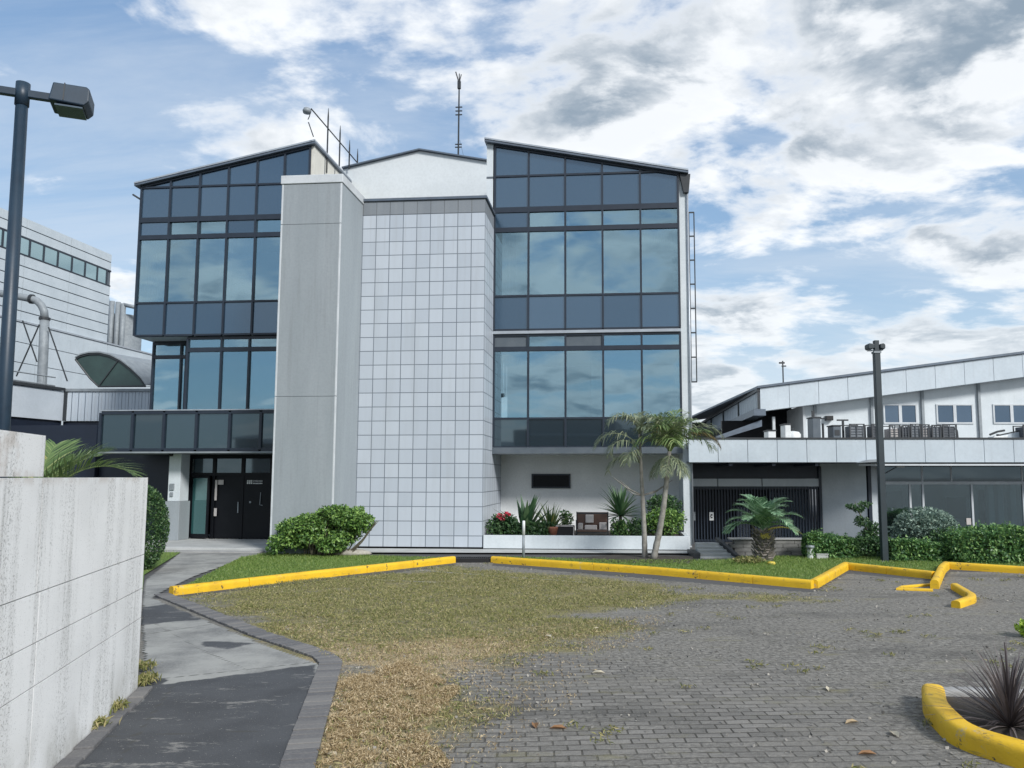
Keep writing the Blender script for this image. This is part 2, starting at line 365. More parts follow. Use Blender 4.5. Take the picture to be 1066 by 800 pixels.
def pathmat():
    m, nt, b, _ = new('path_slabs'); k = N(nt); p = k.pos()
    dk = k.attr('dark'); jt = k.attr('joint')
    lt = k.mix(k.step(k.noise(p, 1.2, 6, .65), .35, .7), (.31,.31,.29), (.15,.152,.148))
    lt = k.mix(k.math('MULTIPLY', k.step(k.noise(p, 40, 5, .7), .45, .7), .4), lt, (.38,.375,.35))
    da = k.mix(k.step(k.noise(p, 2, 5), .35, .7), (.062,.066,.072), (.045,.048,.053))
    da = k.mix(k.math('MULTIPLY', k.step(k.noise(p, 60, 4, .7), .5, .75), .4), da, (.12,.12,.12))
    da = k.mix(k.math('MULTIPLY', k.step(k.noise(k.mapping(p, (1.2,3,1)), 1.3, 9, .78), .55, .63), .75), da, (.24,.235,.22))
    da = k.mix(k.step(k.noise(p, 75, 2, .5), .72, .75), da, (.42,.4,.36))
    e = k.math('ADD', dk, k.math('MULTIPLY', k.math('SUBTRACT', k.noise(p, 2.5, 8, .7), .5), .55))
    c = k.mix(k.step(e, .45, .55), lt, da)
    je = k.math('ADD', jt, k.math('MULTIPLY', k.math('SUBTRACT', k.noise(p, 9, 4), .5), .2))
    c = k.mix(k.math('MULTIPLY', k.step(je, .5, .8), .7), c, (.05,.05,.045))
    k.l(c, b.inputs['Base Color']); b.inputs['Roughness'].default_value = .85
    k.bump(k.noise(p, 60, 5, .7), b, .4, .008); return m
M['path'] = pathmat()
def brickm(name, a, bb):
    m, nt, b, _ = new(name); k = N(nt); p = k.pos()
    c = k.mix(k.attr('var'), a, bb); c = k.mix(k.math('MULTIPLY', k.step(k.noise(p, 40, 5, .7), .45, .7), .5), c, (.2,.195,.185))
    k.l(c, b.inputs['Base Color']); b.inputs['Roughness'].default_value = .9; k.bump(k.noise(p, 60, 5), b, .5, .008); return m
M['edging'] = brickm('edging_brick', (.1,.1,.105), (.17,.165,.16))
def ribm(name, c1, c2, pitch, axis=0):                 # corrugated sheet
    m, nt, b, _ = new(name); k = N(nt); o = k.obj()
    sx = k.n('ShaderNodeSeparateXYZ'); k.l(o, sx.inputs[0])
    w = k.math('SINE', k.math('MULTIPLY', sx.outputs[axis], 2*math.pi/pitch))
    c = k.mix(k.step(k.noise(k.mapping(o, (1,1,.2)), 1.5, 5), .35, .7), c1, c2)
    k.l(c, b.inputs['Base Color']); b.inputs['Roughness'].default_value = .5
    k.bump(k.step(w, -.3, .6), b, 1, .04); return m
M['corr'] = ribm('corrugated_sheet', (.5,.56,.62), (.42,.48,.54), .28)
def asphaltm():
    m, nt, b, _ = new('asphalt'); k = N(nt); p = k.pos()
    c = k.mix(k.step(k.noise(p, .4, 6), .35, .7), (.075,.076,.078), (.055,.056,.058))
    c = k.mix(k.math('MULTIPLY', k.step(k.noise(p, 70, 4, .7), .5, .75), .5), c, (.15,.15,.145))
    k.l(c, b.inputs['Base Color']); b.inputs['Roughness'].default_value = .9; k.bump(k.noise(p, 70, 4), b, .5, .01); return m
M['asphalt'] = asphaltm()

# ------------------------------------------------------------------ polygons on the ground
def sdist(P, poly):                                  # signed distance (inside > 0), P (n,2)
    poly = np.array([(q[0], q[1]) for q in poly]); n = len(poly); d = np.full(len(P), 1e9); ins = np.zeros(len(P), bool)
    for i in range(n):
        a, b = poly[i], poly[(i+1) % n]; ab = b-a
        t = np.clip(((P-a) @ ab)/(ab @ ab+1e-12), 0, 1); d = np.minimum(d, np.linalg.norm(P-a-t[:,None]*ab, axis=1))
        c = (a[1] > P[:,1]) != (b[1] > P[:,1])
        xi = (b[0]-a[0])*(P[:,1]-a[1])/((b[1]-a[1]) if abs(b[1]-a[1]) > 1e-9 else 1e-9)+a[0]
        ins ^= c & (P[:,0] < xi)
    return np.where(ins, d, -d)
def pdist(P, line):                                  # distance to open polyline
    L = np.array([(q[0], q[1]) for q in line]); d = np.full(len(P), 1e9)
    for a, b in zip(L[:-1], L[1:]):
        ab = b-a; t = np.clip(((P-a) @ ab)/(ab @ ab+1e-12), 0, 1); d = np.minimum(d, np.linalg.norm(P-a-t[:,None]*ab, axis=1))
    return d
def sheet(name, poly, z, mat, kind='structure'):
    bm = bmesh.new(); f = bm.faces.new([bm.verts.new((p[0], p[1], z)) for p in poly]); f.normal_update()
    if f.normal.z < 0: f.normal_flip()
    bmesh.ops.triangulate(bm, faces=bm.faces[:])
    me = bpy.data.meshes.new(name); bm.to_mesh(me); bm.free(); me.materials.append(mat)
    o = bpy.data.objects.new(name, me); col.objects.link(o)
    if kind: o['kind'] = kind
    return o
def gridsheet(name, poly, z, mat, step, attrs):
    P2 = np.array([(p[0], p[1]) for p in poly]); lo, hi = P2.min(0), P2.max(0)
    nx, ny = int((hi[0]-lo[0])/step)+2, int((hi[1]-lo[1])/step)+2
    xs, ys = np.linspace(lo[0], hi[0], nx), np.linspace(lo[1], hi[1], ny)
    XX, YY = np.meshgrid(xs, ys); P = np.stack([XX.ravel(), YY.ravel()], 1)
    ins = (sdist(P, poly) > -step*.3).reshape(ny, nx)
    idx = np.arange(nx*ny).reshape(ny, nx)
    q = ins[:-1,:-1] & ins[1:,:-1] & ins[:-1,1:] & ins[1:,1:]
    Fq = np.stack([idx[:-1,:-1][q], idx[:-1,1:][q], idx[1:,1:][q], idx[1:,:-1][q]], 1)
    me = bpy.data.meshes.new(name); me.from_pydata(np.column_stack([P, np.full(len(P), z)]).tolist(), [], Fq.tolist())
    for an, fn in attrs.items():
        at = me.attributes.new(an, 'FLOAT', 'POINT'); at.data.foreach_set('value', fn(P).astype(np.float32))
    me.materials.append(mat); me.update()
    o = bpy.data.objects.new(name, me); col.objects.link(o); o['kind'] = 'structure'; return o
def px(*pts): return [G(*p) for p in pts]
def scatter(poly, n, margin=0.0):
    P2 = np.array([(p[0], p[1]) for p in poly]); lo, hi = P2.min(0), P2.max(0)
    P = lo+(hi-lo)*R.random((n*3, 2)); P = P[sdist(P, poly) > margin]; return P[:n]

_g = R.random((4,64,64))
def fbm(P, f, o=4):
    out = 0; a = .5
    for i in range(o):
        q = P*f*2**i+17.3*i; b = np.floor(q).astype(int); t = q-b; t = t*t*(3-2*t); G_ = _g[i % 4]
        x0, y0, x1, y1 = b[:,0] % 64, b[:,1] % 64, (b[:,0]+1) % 64, (b[:,1]+1) % 64
        out = out+a*((G_[x0,y0]*(1-t[:,0])+G_[x1,y0]*t[:,0])*(1-t[:,1])+(G_[x0,y1]*(1-t[:,0])+G_[x1,y1]*t[:,0])*t[:,1]); a /= 2
    return out/(1-.5**o)-.5
# ground
sheet('ground', [(-900,-900),(900,-900),(900,900),(-900,900)], 0.0, M['asphalt'])
EDGE_IN = px((294,812),(300,795),(336,694),(262,667),(160,624))
EDGE_OUT = px((318,812),(322,795),(353,690),(340,681),(276,658),(176,617))
PATH = [G(60,812), G(60,800), G(140,722), G(150,705), G(146,640), G(150,606), G(186,577), G(196,574.5), G(290,574.5), G(250,584), G(205,600), G(172,616)]+EDGE_IN[::-1]
STRAW = px((318,806),(338,765),(346,700),(325,672),(262,652),(184,623),(300,606),(470,589),(560,599),(690,611),(790,625),(700,633),(560,640),(548,646),(660,652),(640,664),(575,684),(530,692),(500,712),(455,738),(430,765),(480,806))
STRAW2 = px((780,622),(900,626),(760,634))
TAN = px((310,810),(345,690),(300,650),(420,668),(500,672),(470,712),(400,760),(470,810))
COURT = [Vector((-9,4,0)), Vector((15,4,0)), Vector((15,17.6,0)), G(985,596), G(978,606), G(880,597), G(845,617), G(513,589), Vector((-1.6,19.9,0)), Vector((-2.6,19.9,0)), G(472,589), G(178,623), Vector((-9,13.6,0))]
BRK = px((330,806),(420,720),(470,700),(600,690),(760,705),(900,760),(990,806))
def strawf(P): return np.clip(.5+np.maximum(np.maximum(sdist(P, STRAW), sdist(P, STRAW2)), -1.6)*.75+fbm(P*np.array([.7,1.3]), .55, 5)*1.9+.1, 0, 1)
gridsheet('courtyard', COURT, .004, M['court'], .11, {
    'straw': lambda P: strawf(P), 'bricks': lambda P: np.clip(.5+sdist(P, BRK)*.5+fbm(P, .9)*1.3, 0, 1),
    'tan': lambda P: np.clip(.5+sdist(P, TAN)*.45+fbm(P, .8)*.9, 0, 1)})
for a_, b_ in (((437,594.5),(610,607)),((375,603.5),(455,607))):
    q0, q1 = G(*a_), G(*b_); nn_ = Vector((-(q1-q0).y, (q1-q0).x, 0)).normalized()*.035
    sheet('road_marking', [q0-nn_, q1-nn_, q1+nn_, q0+nn_], .009, M['pebble'])
# path
EDGE_IN = px((294,812),(300,795),(336,694),(262,667),(160,624))
EDGE_OUT = px((318,812),(322,795),(353,690),(340,681),(276,658),(176,617))
PATH = [G(60,812), G(60,800), G(140,722), G(150,705), G(146,640), G(150,606), G(186,577), G(196,574.5), G(290,574.5), G(250,584), G(205,600), G(172,616)]+EDGE_IN[::-1]
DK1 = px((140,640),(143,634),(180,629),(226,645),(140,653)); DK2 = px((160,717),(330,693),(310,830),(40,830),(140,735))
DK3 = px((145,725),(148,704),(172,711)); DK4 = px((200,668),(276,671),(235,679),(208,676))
JOINTS = [px((140,664),(262,645)), px((160,650),(205,676),(262,702)), px((140,712),(340,690)), px((150,601),(235,590)), px((150,622),(190,612)), px((175,585),(262,582)), px((95,770),(318,762)), px((180,716),(120,800))]
gridsheet('path', PATH, .02, M['path'], .06, {
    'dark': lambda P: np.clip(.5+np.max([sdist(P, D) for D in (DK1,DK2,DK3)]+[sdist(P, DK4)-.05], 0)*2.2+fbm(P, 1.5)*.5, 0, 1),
    'joint': lambda P: np.clip(1-np.min([pdist(P, J) for J in JOINTS], 0)/.05, 0, 1)})
# brick edging along the path
def along(line, stepd):
    out = []; 
    for a, b in zip(line[:-1], line[1:]):
        L = (b-a).length; n = max(1, round(L/stepd))
        out += [(a.lerp(b, (i+.5)/n), (b-a).normalized(), L/n) for i in range(n)]
    return out
e = MB()
mid = [G(307,812), G(311,795), G(344.5,692), G(336,684), G(268,661), G(168,620)]
for c, d, L in along(mid, .115):
    w = .125; hz = .035+random.uniform(-.006,.006)
    Mx = Matrix.Translation(c) @ Matrix.Rotation(math.atan2(d.y, d.x)+random.uniform(-.04,.04), 4, 'Z')
    e.box(-L/2+.006, L/2-.006, -w, w, 0, hz, Mx, random.random())
tag(e.build('brick_edging', M['edging'], bevel=.006), 'dark grey brick edging that bends along the right side of the concrete path', 'brick edging')
# lawns
LAWN_L = [G(178,619), G(250,582), G(282,576.5), LW(-5.6,-1.4), LW(-3.9,-1.6), G(472,583)]
LAWN_R = [G(513,583.5), G(520,581), G(640,585), G(720,585), G(770,584), G(770,581), G(845,580.5), AT(845,580.5,20.6)*1, Vector((7.3,20.4,0)), Vector((13,20.4,0)), Vector((13,17.6,0)), G(985,590), G(978,600), G(880,591), G(845,609)]
LAWN_R = [Vector((p[0], p[1], 0)) for p in LAWN_R]
LAWN_W = [G(146,640), G(150,600), G(190,575), LW(-9.6,.2), LW(-14,1), Vector((-16,14,0)), Vector((-9,12,0))]
for L_, nm in ((LAWN_L,'lawn'),(LAWN_R,'lawn'),(LAWN_W,'lawn')): sheet(nm, L_, .03, M['lawn'])
g = MB()
for L_, n in ((LAWN_L,16000),(LAWN_R,26000),(LAWN_W,9000)):
    P = scatter(L_, n, .03); c = np.column_stack([P, np.full(len(P), .055)])
    g.leaves(c, .07, .16, 0, out=np.tile([[0,0,1.6]], (len(P),1)))
tag(g.build('grass', M['blade']), 'short green grass growing on the lawns', 'grass', kind='stuff')
# mulch under the palms
MULCH = px((596,583),(640,579.5),(722,581),(720,589),(660,588),(610,586))
sheet('flower_bed', MULCH, .045, M['soil'])
# dry clippings and olive tufts on the courtyard
s = MB(); BIG = px((318,806),(338,765),(346,700),(325,672),(184,623),(300,606),(470,589),(560,598),(690,609),(900,628),(700,660),(640,690),(560,720),(500,806)); P = scatter(BIG, 130000); dd = sdist(P, STRAW); tt = sdist(P, TAN)
clump = np.sin(P[:,0]*5.3+1.7*np.sin(P[:,1]*3.1))*np.sin(P[:,1]*6.1+1.3*np.sin(P[:,0]*4.7))
keep = (sdist(P, PATH) < -.2) & (clump*.5+R.normal(size=len(P))*.5+(strawf(P)-.5)*2.0+fbm(P*np.array([1,1.8]), 1.6)*2.2 > .55); near = (tt*.45+fbm(P, .8)*.9+R.normal(size=len(P))*.42 > .16)
Pn = P[keep & near]; Pf = P[keep & ~near]
s.leaves(np.column_stack([Pn, .012+.025*R.random(len(Pn))]), .036, .17, .8, jit=1.4)
Pk = scatter(px((326,802),(350,715),(420,690),(480,720),(440,760),(470,802)), 60000); ck = np.sin(Pk[:,0]*11+2*np.sin(Pk[:,1]*7))*np.sin(Pk[:,1]*12+1.6*np.sin(Pk[:,0]*9))
ck = np.where(sdist(Pk, PATH) > -.22, -9, ck); Pk = Pk[ck+R.normal(size=len(Pk))*.3 > .05]
s.leaves(np.column_stack([Pk, .01+.04*R.random(len(Pk))]), .03, .2, .5, jit=1.4)
Po = scatter(px((330,806),(350,690),(520,655),(700,640),(640,700),(560,760),(520,806)), 5000); Po = Po[(sdist(Po, PATH) < -.3) & (R.random(len(Po)) < np.clip(.75+fbm(Po, 1.1)*2.2+np.minimum(sdist(Po, STRAW), 0)*.55, 0, 1))]
for q in Po[:1500]:
    k_ = R.integers(2, 9); s.leaves(np.column_stack([q[0]+R.normal(size=k_)*.03, q[1]+R.normal(size=k_)*.02, .01+.02*R.random(k_)]), .027, .22, .8, jit=1.3)
tag(s.build('dry_clippings', M['straw']), 'tan dried grass clippings strewn on the brick paving', 'dry grass', kind='stuff')
s = MB(); s.leaves(np.column_stack([Pf, .012+.02*R.random(len(Pf))]), .05, .16, .8, jit=1.2)
P = scatter(COURT, 5600); P = P[sdist(P, PATH+EDGE_OUT[:0]) < -.35]; P = P[(np.sin(P[:,0]*2.3+P[:,1])*np.sin(P[:,1]*3.1)+R.normal(size=len(P))*.35 > .75)]
for q in P[:330]:
    k_ = 14; s.leaves(np.column_stack([q[0]+R.normal(size=k_)*.05, q[1]+R.normal(size=k_)*.03, .02+.02*R.random(k_)]), .06, .2, .4)
tag(s.build('weeds', M['oliveblade']), 'olive green weeds growing between the courtyard bricks', 'weeds', kind='stuff')
s = MB(); P = scatter(COURT, 16000); P = P[sdist(P, PATH) < -.1]; wv_ = np.sin(P[:,0]*1.7+1.3*np.sin(P[:,1]*1.1))*np.sin(P[:,1]*2.9+.8*np.sin(P[:,0]*2.1))
P = P[wv_+R.normal(size=len(P))*.5 > .25]
s.leaves(np.column_stack([P, .008+.008*R.random(len(P))]), .026, .75, .6, jit=1.5)
M['gritm'] = brickm('grit_chip', (.1,.098,.092), (.36,.34,.3))
tag(s.build('grit', M['gritm']), 'pale grit and chips scattered over the courtyard', 'grit', kind='stuff')
# countable leaf litter
for i, (x, y, lab) in enumerate([(557,757,'orange fallen leaf on the bricks near the front'),(581,760,'whitish torn leaf lying beside the orange leaf on the bricks'),
    (887,754,'tan curled leaf on the bricks left of the yellow island'),(931,766,'pale crumpled leaf on the bricks just left of the yellow island'),
    (344,788,'pale leaf in the straw at the bottom of the photo by the path edging'),(570,664,'pale leaf at the edge of the dry grass mid court'),
    (621,656,'whitish leaf on the dry grass right of the other pale leaf'),(903,787,'brown broad leaf on the bricks in front of the yellow island'),
    (623,702,'small pale chip on the bricks right of the straw edge'),(863,719,'small white chip alone on the grey bricks')]):
    c = G(x, y); m = MB(); a = random.uniform(0, 6.3); L = .075; W = .03
    pts = [(-L,0,.01),(-L*.3,W,.03),(L*.5,W*.8,.035),(L,0,.012),(L*.4,-W,.03),(-L*.4,-W*.8,.035)]
    m.add([Matrix.Rotation(a,3,'Z') @ Vector(p) for p in pts]+[Vector((0,0,.012))], [(j,(j+1) % 6,6) for j in range(6)], .1 if 'orange' in lab or 'brown' in lab else .55 if 'tan' in lab else .95)
    m.v = [tuple(Vector(p)+c) for p in m.v]
    tag(m.build('fallen_leaf', M['deadleaf']), lab, 'leaf', 'leaves fallen on the courtyard')

# ------------------------------------------------------------------ yellow kerbs
def kerbprof(w, h): return [(-w,0)]+[(w*math.copysign(abs(math.cos(a))**.6, -math.cos(a)), h*(.55+.45*math.sin(a)**.75)) for a in np.linspace(0, math.pi, 11)]+[(w,0)]
def roundpath(pts, r, n=5):
    out = [pts[0]]
    for a, b, c in zip(pts[:-2], pts[1:-1], pts[2:]):
        da, dc = (a-b), (c-b); rr = min(r, da.length*.45, dc.length*.45)
        p0, p1 = b+da.normalized()*rr, b+dc.normalized()*rr
        out += [p0.lerp(b, t).lerp(b.lerp(p1, t), t) for t in [i/n for i in range(n+1)]]
    return out+[pts[-1]]
def kerb(name, pts, label, w=.085, h=.16, unit=1.3, mat='yellow', r=.0, sink=0.0):
    pts = [Vector((p[0], p[1], 0)) for p in pts]
    if r: pts = roundpath(pts, r)
    m = MB(); prof = kerbprof(w, h); n = len(pts); k = len(prof)
    # split long runs into stones with a slight joint
    fine = [pts[0]]
    for a, b in zip(pts[:-1], pts[1:]):
        L = (b-a).length; q = max(1, round(L/unit))
        for i in range(1, q+1):
            t = i/q
            if i < q: fine += [a.lerp(b, t-.008/L), a.lerp(b, t), a.lerp(b, t+.008/L)]
        fine.append(b)
    joints = set()
    vs, fs = [], []; N_ = len(fine)
    for i, p in enumerate(fine):
        d = (fine[min(i+1,N_-1)]-fine[max(i-1,0)]).normalized(); sd = Vector((d.y,-d.x,0))
        di = (fine[i]-fine[i-1]).length if i else 9; dn = (fine[i+1]-fine[i]).length if i < N_-1 else 9
        s_ = .82 if (di < .02 and dn < .02) else 1.0
        if i and i < N_-1:
            d1, d2 = (fine[i]-fine[i-1]).normalized(), (fine[i+1]-fine[i]).normalized()
            mi = 1/max(.5, math.cos(d1.angle(d2)/2)); 
        else: mi = 1
        for (a, z) in prof: vs.append(p+sd*a*mi*s_+Vector((0,0,z*s_-sink)))
    for i in range(N_-1):
        for j in range(k-1): fs.append((i*k+j, i*k+j+1, (i+1)*k+j+1, (i+1)*k+j))
    fs += [tuple(range(k-1,-1,-1)), tuple(range((N_-1)*k, N_*k))]
    m.add(vs, fs); o = m.build(name, M[mat], smooth=True); o.data.set_sharp_from_angle(angle=rad(40)); return tag(o, label, 'kerb')
kerb('yellow_kerb', px((178,620),(325,602.5),(472,586)), 'yellow painted kerb edging the left lawn, chipped, running up to the dark drain')
kerb('yellow_kerb', px((513,586),(680,598),(846,613)), 'long yellow painted kerb along the right lawn, starting beside the dark drain')
kerb('yellow_kerb', px((847,612.4),(881,592.5)), 'short slanting yellow kerb between the long kerb and the lamp post')
kerb('yellow_kerb', px((882,593),(972,603)), 'yellow kerb in front of the hedge to the right of the lamp post base')
kerb('yellow_kerb', [G(985,592.5), G(980.5,596.5), G(973,613.5)], 'yellow kerb return pointing at the viewer beside the gravel gap', w=.075, h=.17, r=.2)
kerb('yellow_kerb', [G(971,616), G(935,614.5), G(940,612.5), G(971,610)], 'thin worn yellow kerb strip lying low on the court, folded back on itself', w=.045, h=.05)
kerb('yellow_kerb', [G(988,592.5), G(1066,597.5), G(1150,603)], 'yellow kerb along the foot of the right hedge')
kerb('yellow_kerb', [G(994,614), G(1012,625), G(1011,628), G(995,633.5)], 'loose hook-shaped yellow kerb piece alone on the grey paving', w=.07, h=.12, r=.1)
ISL = [G(1000,727.5), G(972,731.5), G(974,748), G(1003,778), G(1066,798), G(1120,812)]
kerb('island_kerb', ISL[1:], 'fat yellow kerb bending round the front of the planting island', w=.1, h=.17, r=.25)
kerb('island_kerb', [G(976,728), G(1000,727), G(1100,731)], 'unpainted grey kerb along the back of the planting island', w=.07, h=.1, mat='conc')
sheet('island_soil', [G(982,732), G(1100,735), G(1160,800), G(1066,794), G(1006,772), G(984,746)], .06, M['soil'])

# drain between the kerbs
t = thing('drain_grate', G(492.5,585.5), 'black iron drain grate in the gap between the two yellow kerbs', 'drain')
m = MB(); m.box(-.45,.45,-.13,-.1,0,.1).box(-.45,.45,.3,.33,0,.1).box(-.45,-.42,-.1,.3,0,.1).box(.42,.45,-.1,.3,0,.1); m.build('frame', M['black'], t)
m = MB()
for i in range(16): m.box(-.41+i*.053,-.385+i*.053,-.1,.3,.055,.09)
m.build('bars', M['black'], t)
m = MB(); m.box(-.42,.42,-.1,.3,.005,.02); m.build('sump', M['black'], t)

# ------------------------------------------------------------------ near wall
w0, w1 = G(60,800), G(143,720); wd = (w1-w0).normalized()
NW = w1; start = -5.2                                  # along -wd from the far end
t = thing('block_wall', (NW.x, NW.y, 0), 'stained white concrete block wall at the left front', 'wall', rz=math.atan2(wd.y, wd.x))
# local x along wall (0 = far end, negative towards viewer), y outwards-left thickness
def wl(pxx, py):                                       # photo point on wall face -> (x, z)
    d = ray(pxx, py); n = Vector((wd.y, -wd.x, 0)); tt = (NW-Vector((0,0,EYE))).dot(n)/d.dot(n)
    P = Vector((0,0,EYE))+d*tt; return (P-NW).dot(wd), P.z
xj = wl(42, 550)[0]; xj2 = wl(35, 720)[0]
zt = wl(100, 497)[1]; za, zb, zc = wl(148,578)[1], wl(148,612.6)[1], wl(147,643)[1]
gp = .004
def blk(x0, x1, z0, z1): 
    m = MB(); m.box(x0+.003, x1-.003, 0, .32, z0+gp, z1-gp); return m.build('block', M['nearwall'], t)
for x0, x1 in ((start,-4.6),(-4.6,xj),(xj,0)):
    blk(x0, x1, za, zt)
zt2 = wl(20,449.5)[1]
blk(start, -4.0, zt, zt2); blk(-4.0, xj, zt, zt2)
for x0, x1 in ((start,-4.1),(-4.1,xj2),(xj2,0)): blk(x0, x1, zb, za); blk(x0, x1, zc, zb)
for x0, x1 in ((start,-3.9),(-3.9,xj2),(xj2,0)): blk(x0, x1, -.05, zc)
m = MB(); m.box(start+.02,-.03,.03,.29,0,zt-.02); m.build('core', M['black'], t)
m = MB()
for i in range(26): m.box(-i*.2-.19, -i*.2-.005, -.13-random.uniform(0,.02), -.01, 0, .045+random.uniform(-.01,.01), None, random.random())
plab(m.build('footing', M['edging'], t, bevel=.01), 'row of broken stone edging at the wall foot')
m = MB()
for (a, b_) in ((148,716),(154,713),(100,762),(118,744),(150,700)):
    c = G(a, b_); k_ = 130; m.leaves(np.column_stack([c.x+R.normal(size=k_)*.05, c.y+R.normal(size=k_)*.06, .05+.05*R.random(k_)]), .08, .2, .2, out=np.tile([[0,0,1.]], (k_,1)))
tag(m.build('weed_tuft', M['oliveblade']), 'tufts of weeds growing along the foot of the block wall', 'weeds', kind='stuff')

# ------------------------------------------------------------------ office building
OB = thing('office_building', tuple(ORG), 'three-storey white office with blue glass wings, grey pier and tiled stair wall', 'building', rz=-TH)
TW = .414
uL = -3.83
m = MB(); m.box(uL,0,0,3.4,.1,9.94); m.build('tiled_wall', M['tile'], OB)
m = MB(); m.box(uL,0,-.004,3.4,9.945,10.36); plab(m.build('tile_band', M['tile_dark'], OB), 'dark grey tile course along the top of the tiled wall')
m = MB(); m.box(uL-.02,.05,-.05,3.4,10.365,10.44); m.build('coping', M['roof'], OB)
m = MB(); m.box(uL,-.02,.06,3.38,0,.098); m.build('plinth', M['black'], OB)  # recessed base coloured black to paint in the shadow gap below the tiles
# grey pier
p0, p1, vz = -5.47, -3.74, -1.75
m = MB()
zs = [0, B(300,413,vz).z, B(300,234,vz).z, 10.28]
for a, b_ in zip(zs[:-1], zs[1:]): m.box(p0+.05,p1-.05,vz,1.4,a+.006,b_-.006)
m.box(p0+.07,p1-.07,vz+.02,1.38,.01,10.27)
m.build('pier', M['pier'], OB)
m = MB()
for a, b_ in zip(zs[:-1], zs[1:]):
    m.box(p0-.003,p0+.05,vz-.006,vz+.1,a+.006,b_-.006); m.box(p1-.05,p1+.003,vz-.006,vz+.035,a+.006,b_-.006)
m.build('pier_highlight_trim', M['pier_light'], OB, bevel=.01)  # no real trim: pale strips paint in bright sharpened edges at the corners
m = MB(); m.box(p1-.05,p1,vz+.036,-.002,0.01,10.28); plab(m.build('pier_flank_lit', pm('pier_flank_lit', (.31,.35,.375), (.27,.305,.33), 1.2, .8, .1, 30, streak=True, dirt=.15), OB), 'right flank of the grey pier, side light painted into its paler colour')  # same pier surface, colour lightened to stand in for light from the right
m = MB(); m.box(p0-.03,p1+.03,vz-.03,1.4,10.285,10.53); m.build('pier_cap', M['pier_light'], OB, bevel=.015)
# central gable wall, set back
vg = 4.9
gl, gk, gr = B(365,175,vg), B(437,157.5,vg), B(506,168,vg)
m = MB(); m.prism([(gl.x-.3,vg,9),(gr.x+.5,vg,9),(gr.x+.5,vg,gr.z-.12),(gk.x,vg,gk.z),(gl.x-.3,vg,gl.z-.05)], (0,6,0)); plab(m.build('gable_wall', M['gable'], OB), 'plain white gable above the tiled wall')
m = MB(); m.prism([(gl.x-.3,vg-.12,gl.z-.04),(gk.x,vg-.12,gk.z+.01),(gr.x+.5,vg-.12,gr.z-.11),(gr.x+.5,vg-.12,gr.z-.06),(gk.x,vg-.12,gk.z+.06),(gl.x-.3,vg-.12,gl.z+.01)], (0,6.2,0)); m.build('gable_roof', M['roof'], OB)
m = MB(); m.box(uL+.1, -.1, .6, vg, 9.6, 10.1); m.build('flat_roof', M['roof'], OB)
# wings
V = 1.6
zR0, zR1 = 12.72, 11.58                                 # roof underside right wing, high and low
def zr(u): return zR0+(zR1-zR0)*(u+.0)/5.83
zL0, zL1 = 11.72, 12.92
def zl(u): return zL0+(zL1-zL0)*(u+11.85)/5.85
ZT, Z3, Z3b, Z2, Z1, ZB, ZM, ZF = 11.66, 10.55, 9.9, 7.76, 6.68, 6.08, 3.9, 2.82
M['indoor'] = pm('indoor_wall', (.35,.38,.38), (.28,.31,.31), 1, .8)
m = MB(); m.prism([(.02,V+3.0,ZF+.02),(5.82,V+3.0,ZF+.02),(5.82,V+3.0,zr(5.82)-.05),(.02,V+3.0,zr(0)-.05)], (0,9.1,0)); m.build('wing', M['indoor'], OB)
def rooms(u0, u1, floors, roof, blinds, columns):
    for z0, z1 in floors:
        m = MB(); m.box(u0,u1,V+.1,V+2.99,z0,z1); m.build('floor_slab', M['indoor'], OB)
    for ua, ub_, z0, z1 in blinds:
        m = MB(); x = ua
        while x < ub_-.02: m.box(x,x+.085,V+.3,V+.31,z0,z1); x += .1
        m.build('window_blind', M['paper'], OB)
    for u, z0, z1 in columns:
        m = MB(); m.box(u-.15,u+.15,V+.7,V+1.0,z0,z1); m.build('indoor_column', M['whitepaint'], OB)
rooms(.02, 5.82, ((2.86,3.0),(5.95,Z2-.08),(Z3b+.35,Z3b+.5)), zr, ((.1,.5,Z2-.07,Z3b+.3),(4.75,5.75,Z3b-.7,Z3b+.3),(.1,1.1,4.6,5.9)), ((.75,Z2-.07,Z3b+.3),(3.2,3.0,5.9)))
rooms(-11.83, -6.1, ((Z1+.02,Z2-.08),(Z3b+.4,Z3b+.55)), zl, ((-11.7,-10.9,Z2-.07,Z3b+.35),(-8.7,-7.8,Z3b-.5,Z3b+.35)), ((-9.3,Z2-.07,Z3b+.35),))
m = MB(); m.prism([(-11.84,V+.09,Z1+.02),(-11.84,V+3.0,Z1+.02),(-11.84,V+3.0,zl(-11.8)-.05),(-11.84,V+.09,zl(-11.8)-.05)], (.1,0,0)); m.build('wing_end_wall', M['white'], OB)
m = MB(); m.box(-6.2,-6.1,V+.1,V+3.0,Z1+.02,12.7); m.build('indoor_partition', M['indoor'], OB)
m = MB(); m.box(-.0,5.85,3.4,13,0,ZF+.01); plab(m.build('ground_floor_wall', pm('brightened_render', (.8,.82,.82), (.73,.75,.75), 1.4, .7), OB), 'white rendered ground floor wall behind the planter')  # brighter copy of the white wall colour, offsetting the overhang's shade
m = MB(); m.box(5.84,6.07,V+.02,13.6,0,zr(5.95)-.06); m.build('wall_fin', M['white'], OB)
m = MB(); m.prism([(-.25,V-.03,10.1),(-.04,V-.03,10.1),(-.04,V-.03,zr(0)-.0),(-.25,V-.03,zr(-.2)-.0)], (0,12,0)); m.build('wall_fin', M['white'], OB)
m = MB(); m.box(-.252,-.035,V-.035,V+.2,B(509,185.5,V).z-.04,B(509,185.5,V).z+.03); m.build('fin_joint', M['frame_grey'], OB)
def slab(u0, z0, u1, z1, th, v0, v1, name, mat):
    m = MB(); m.prism([(u0,v0,z0),(u1,v0,z1),(u1,v0,z1+th),(u0,v0,z0+th)], (0,v1-v0,0)); return m.build(name, mat, OB)
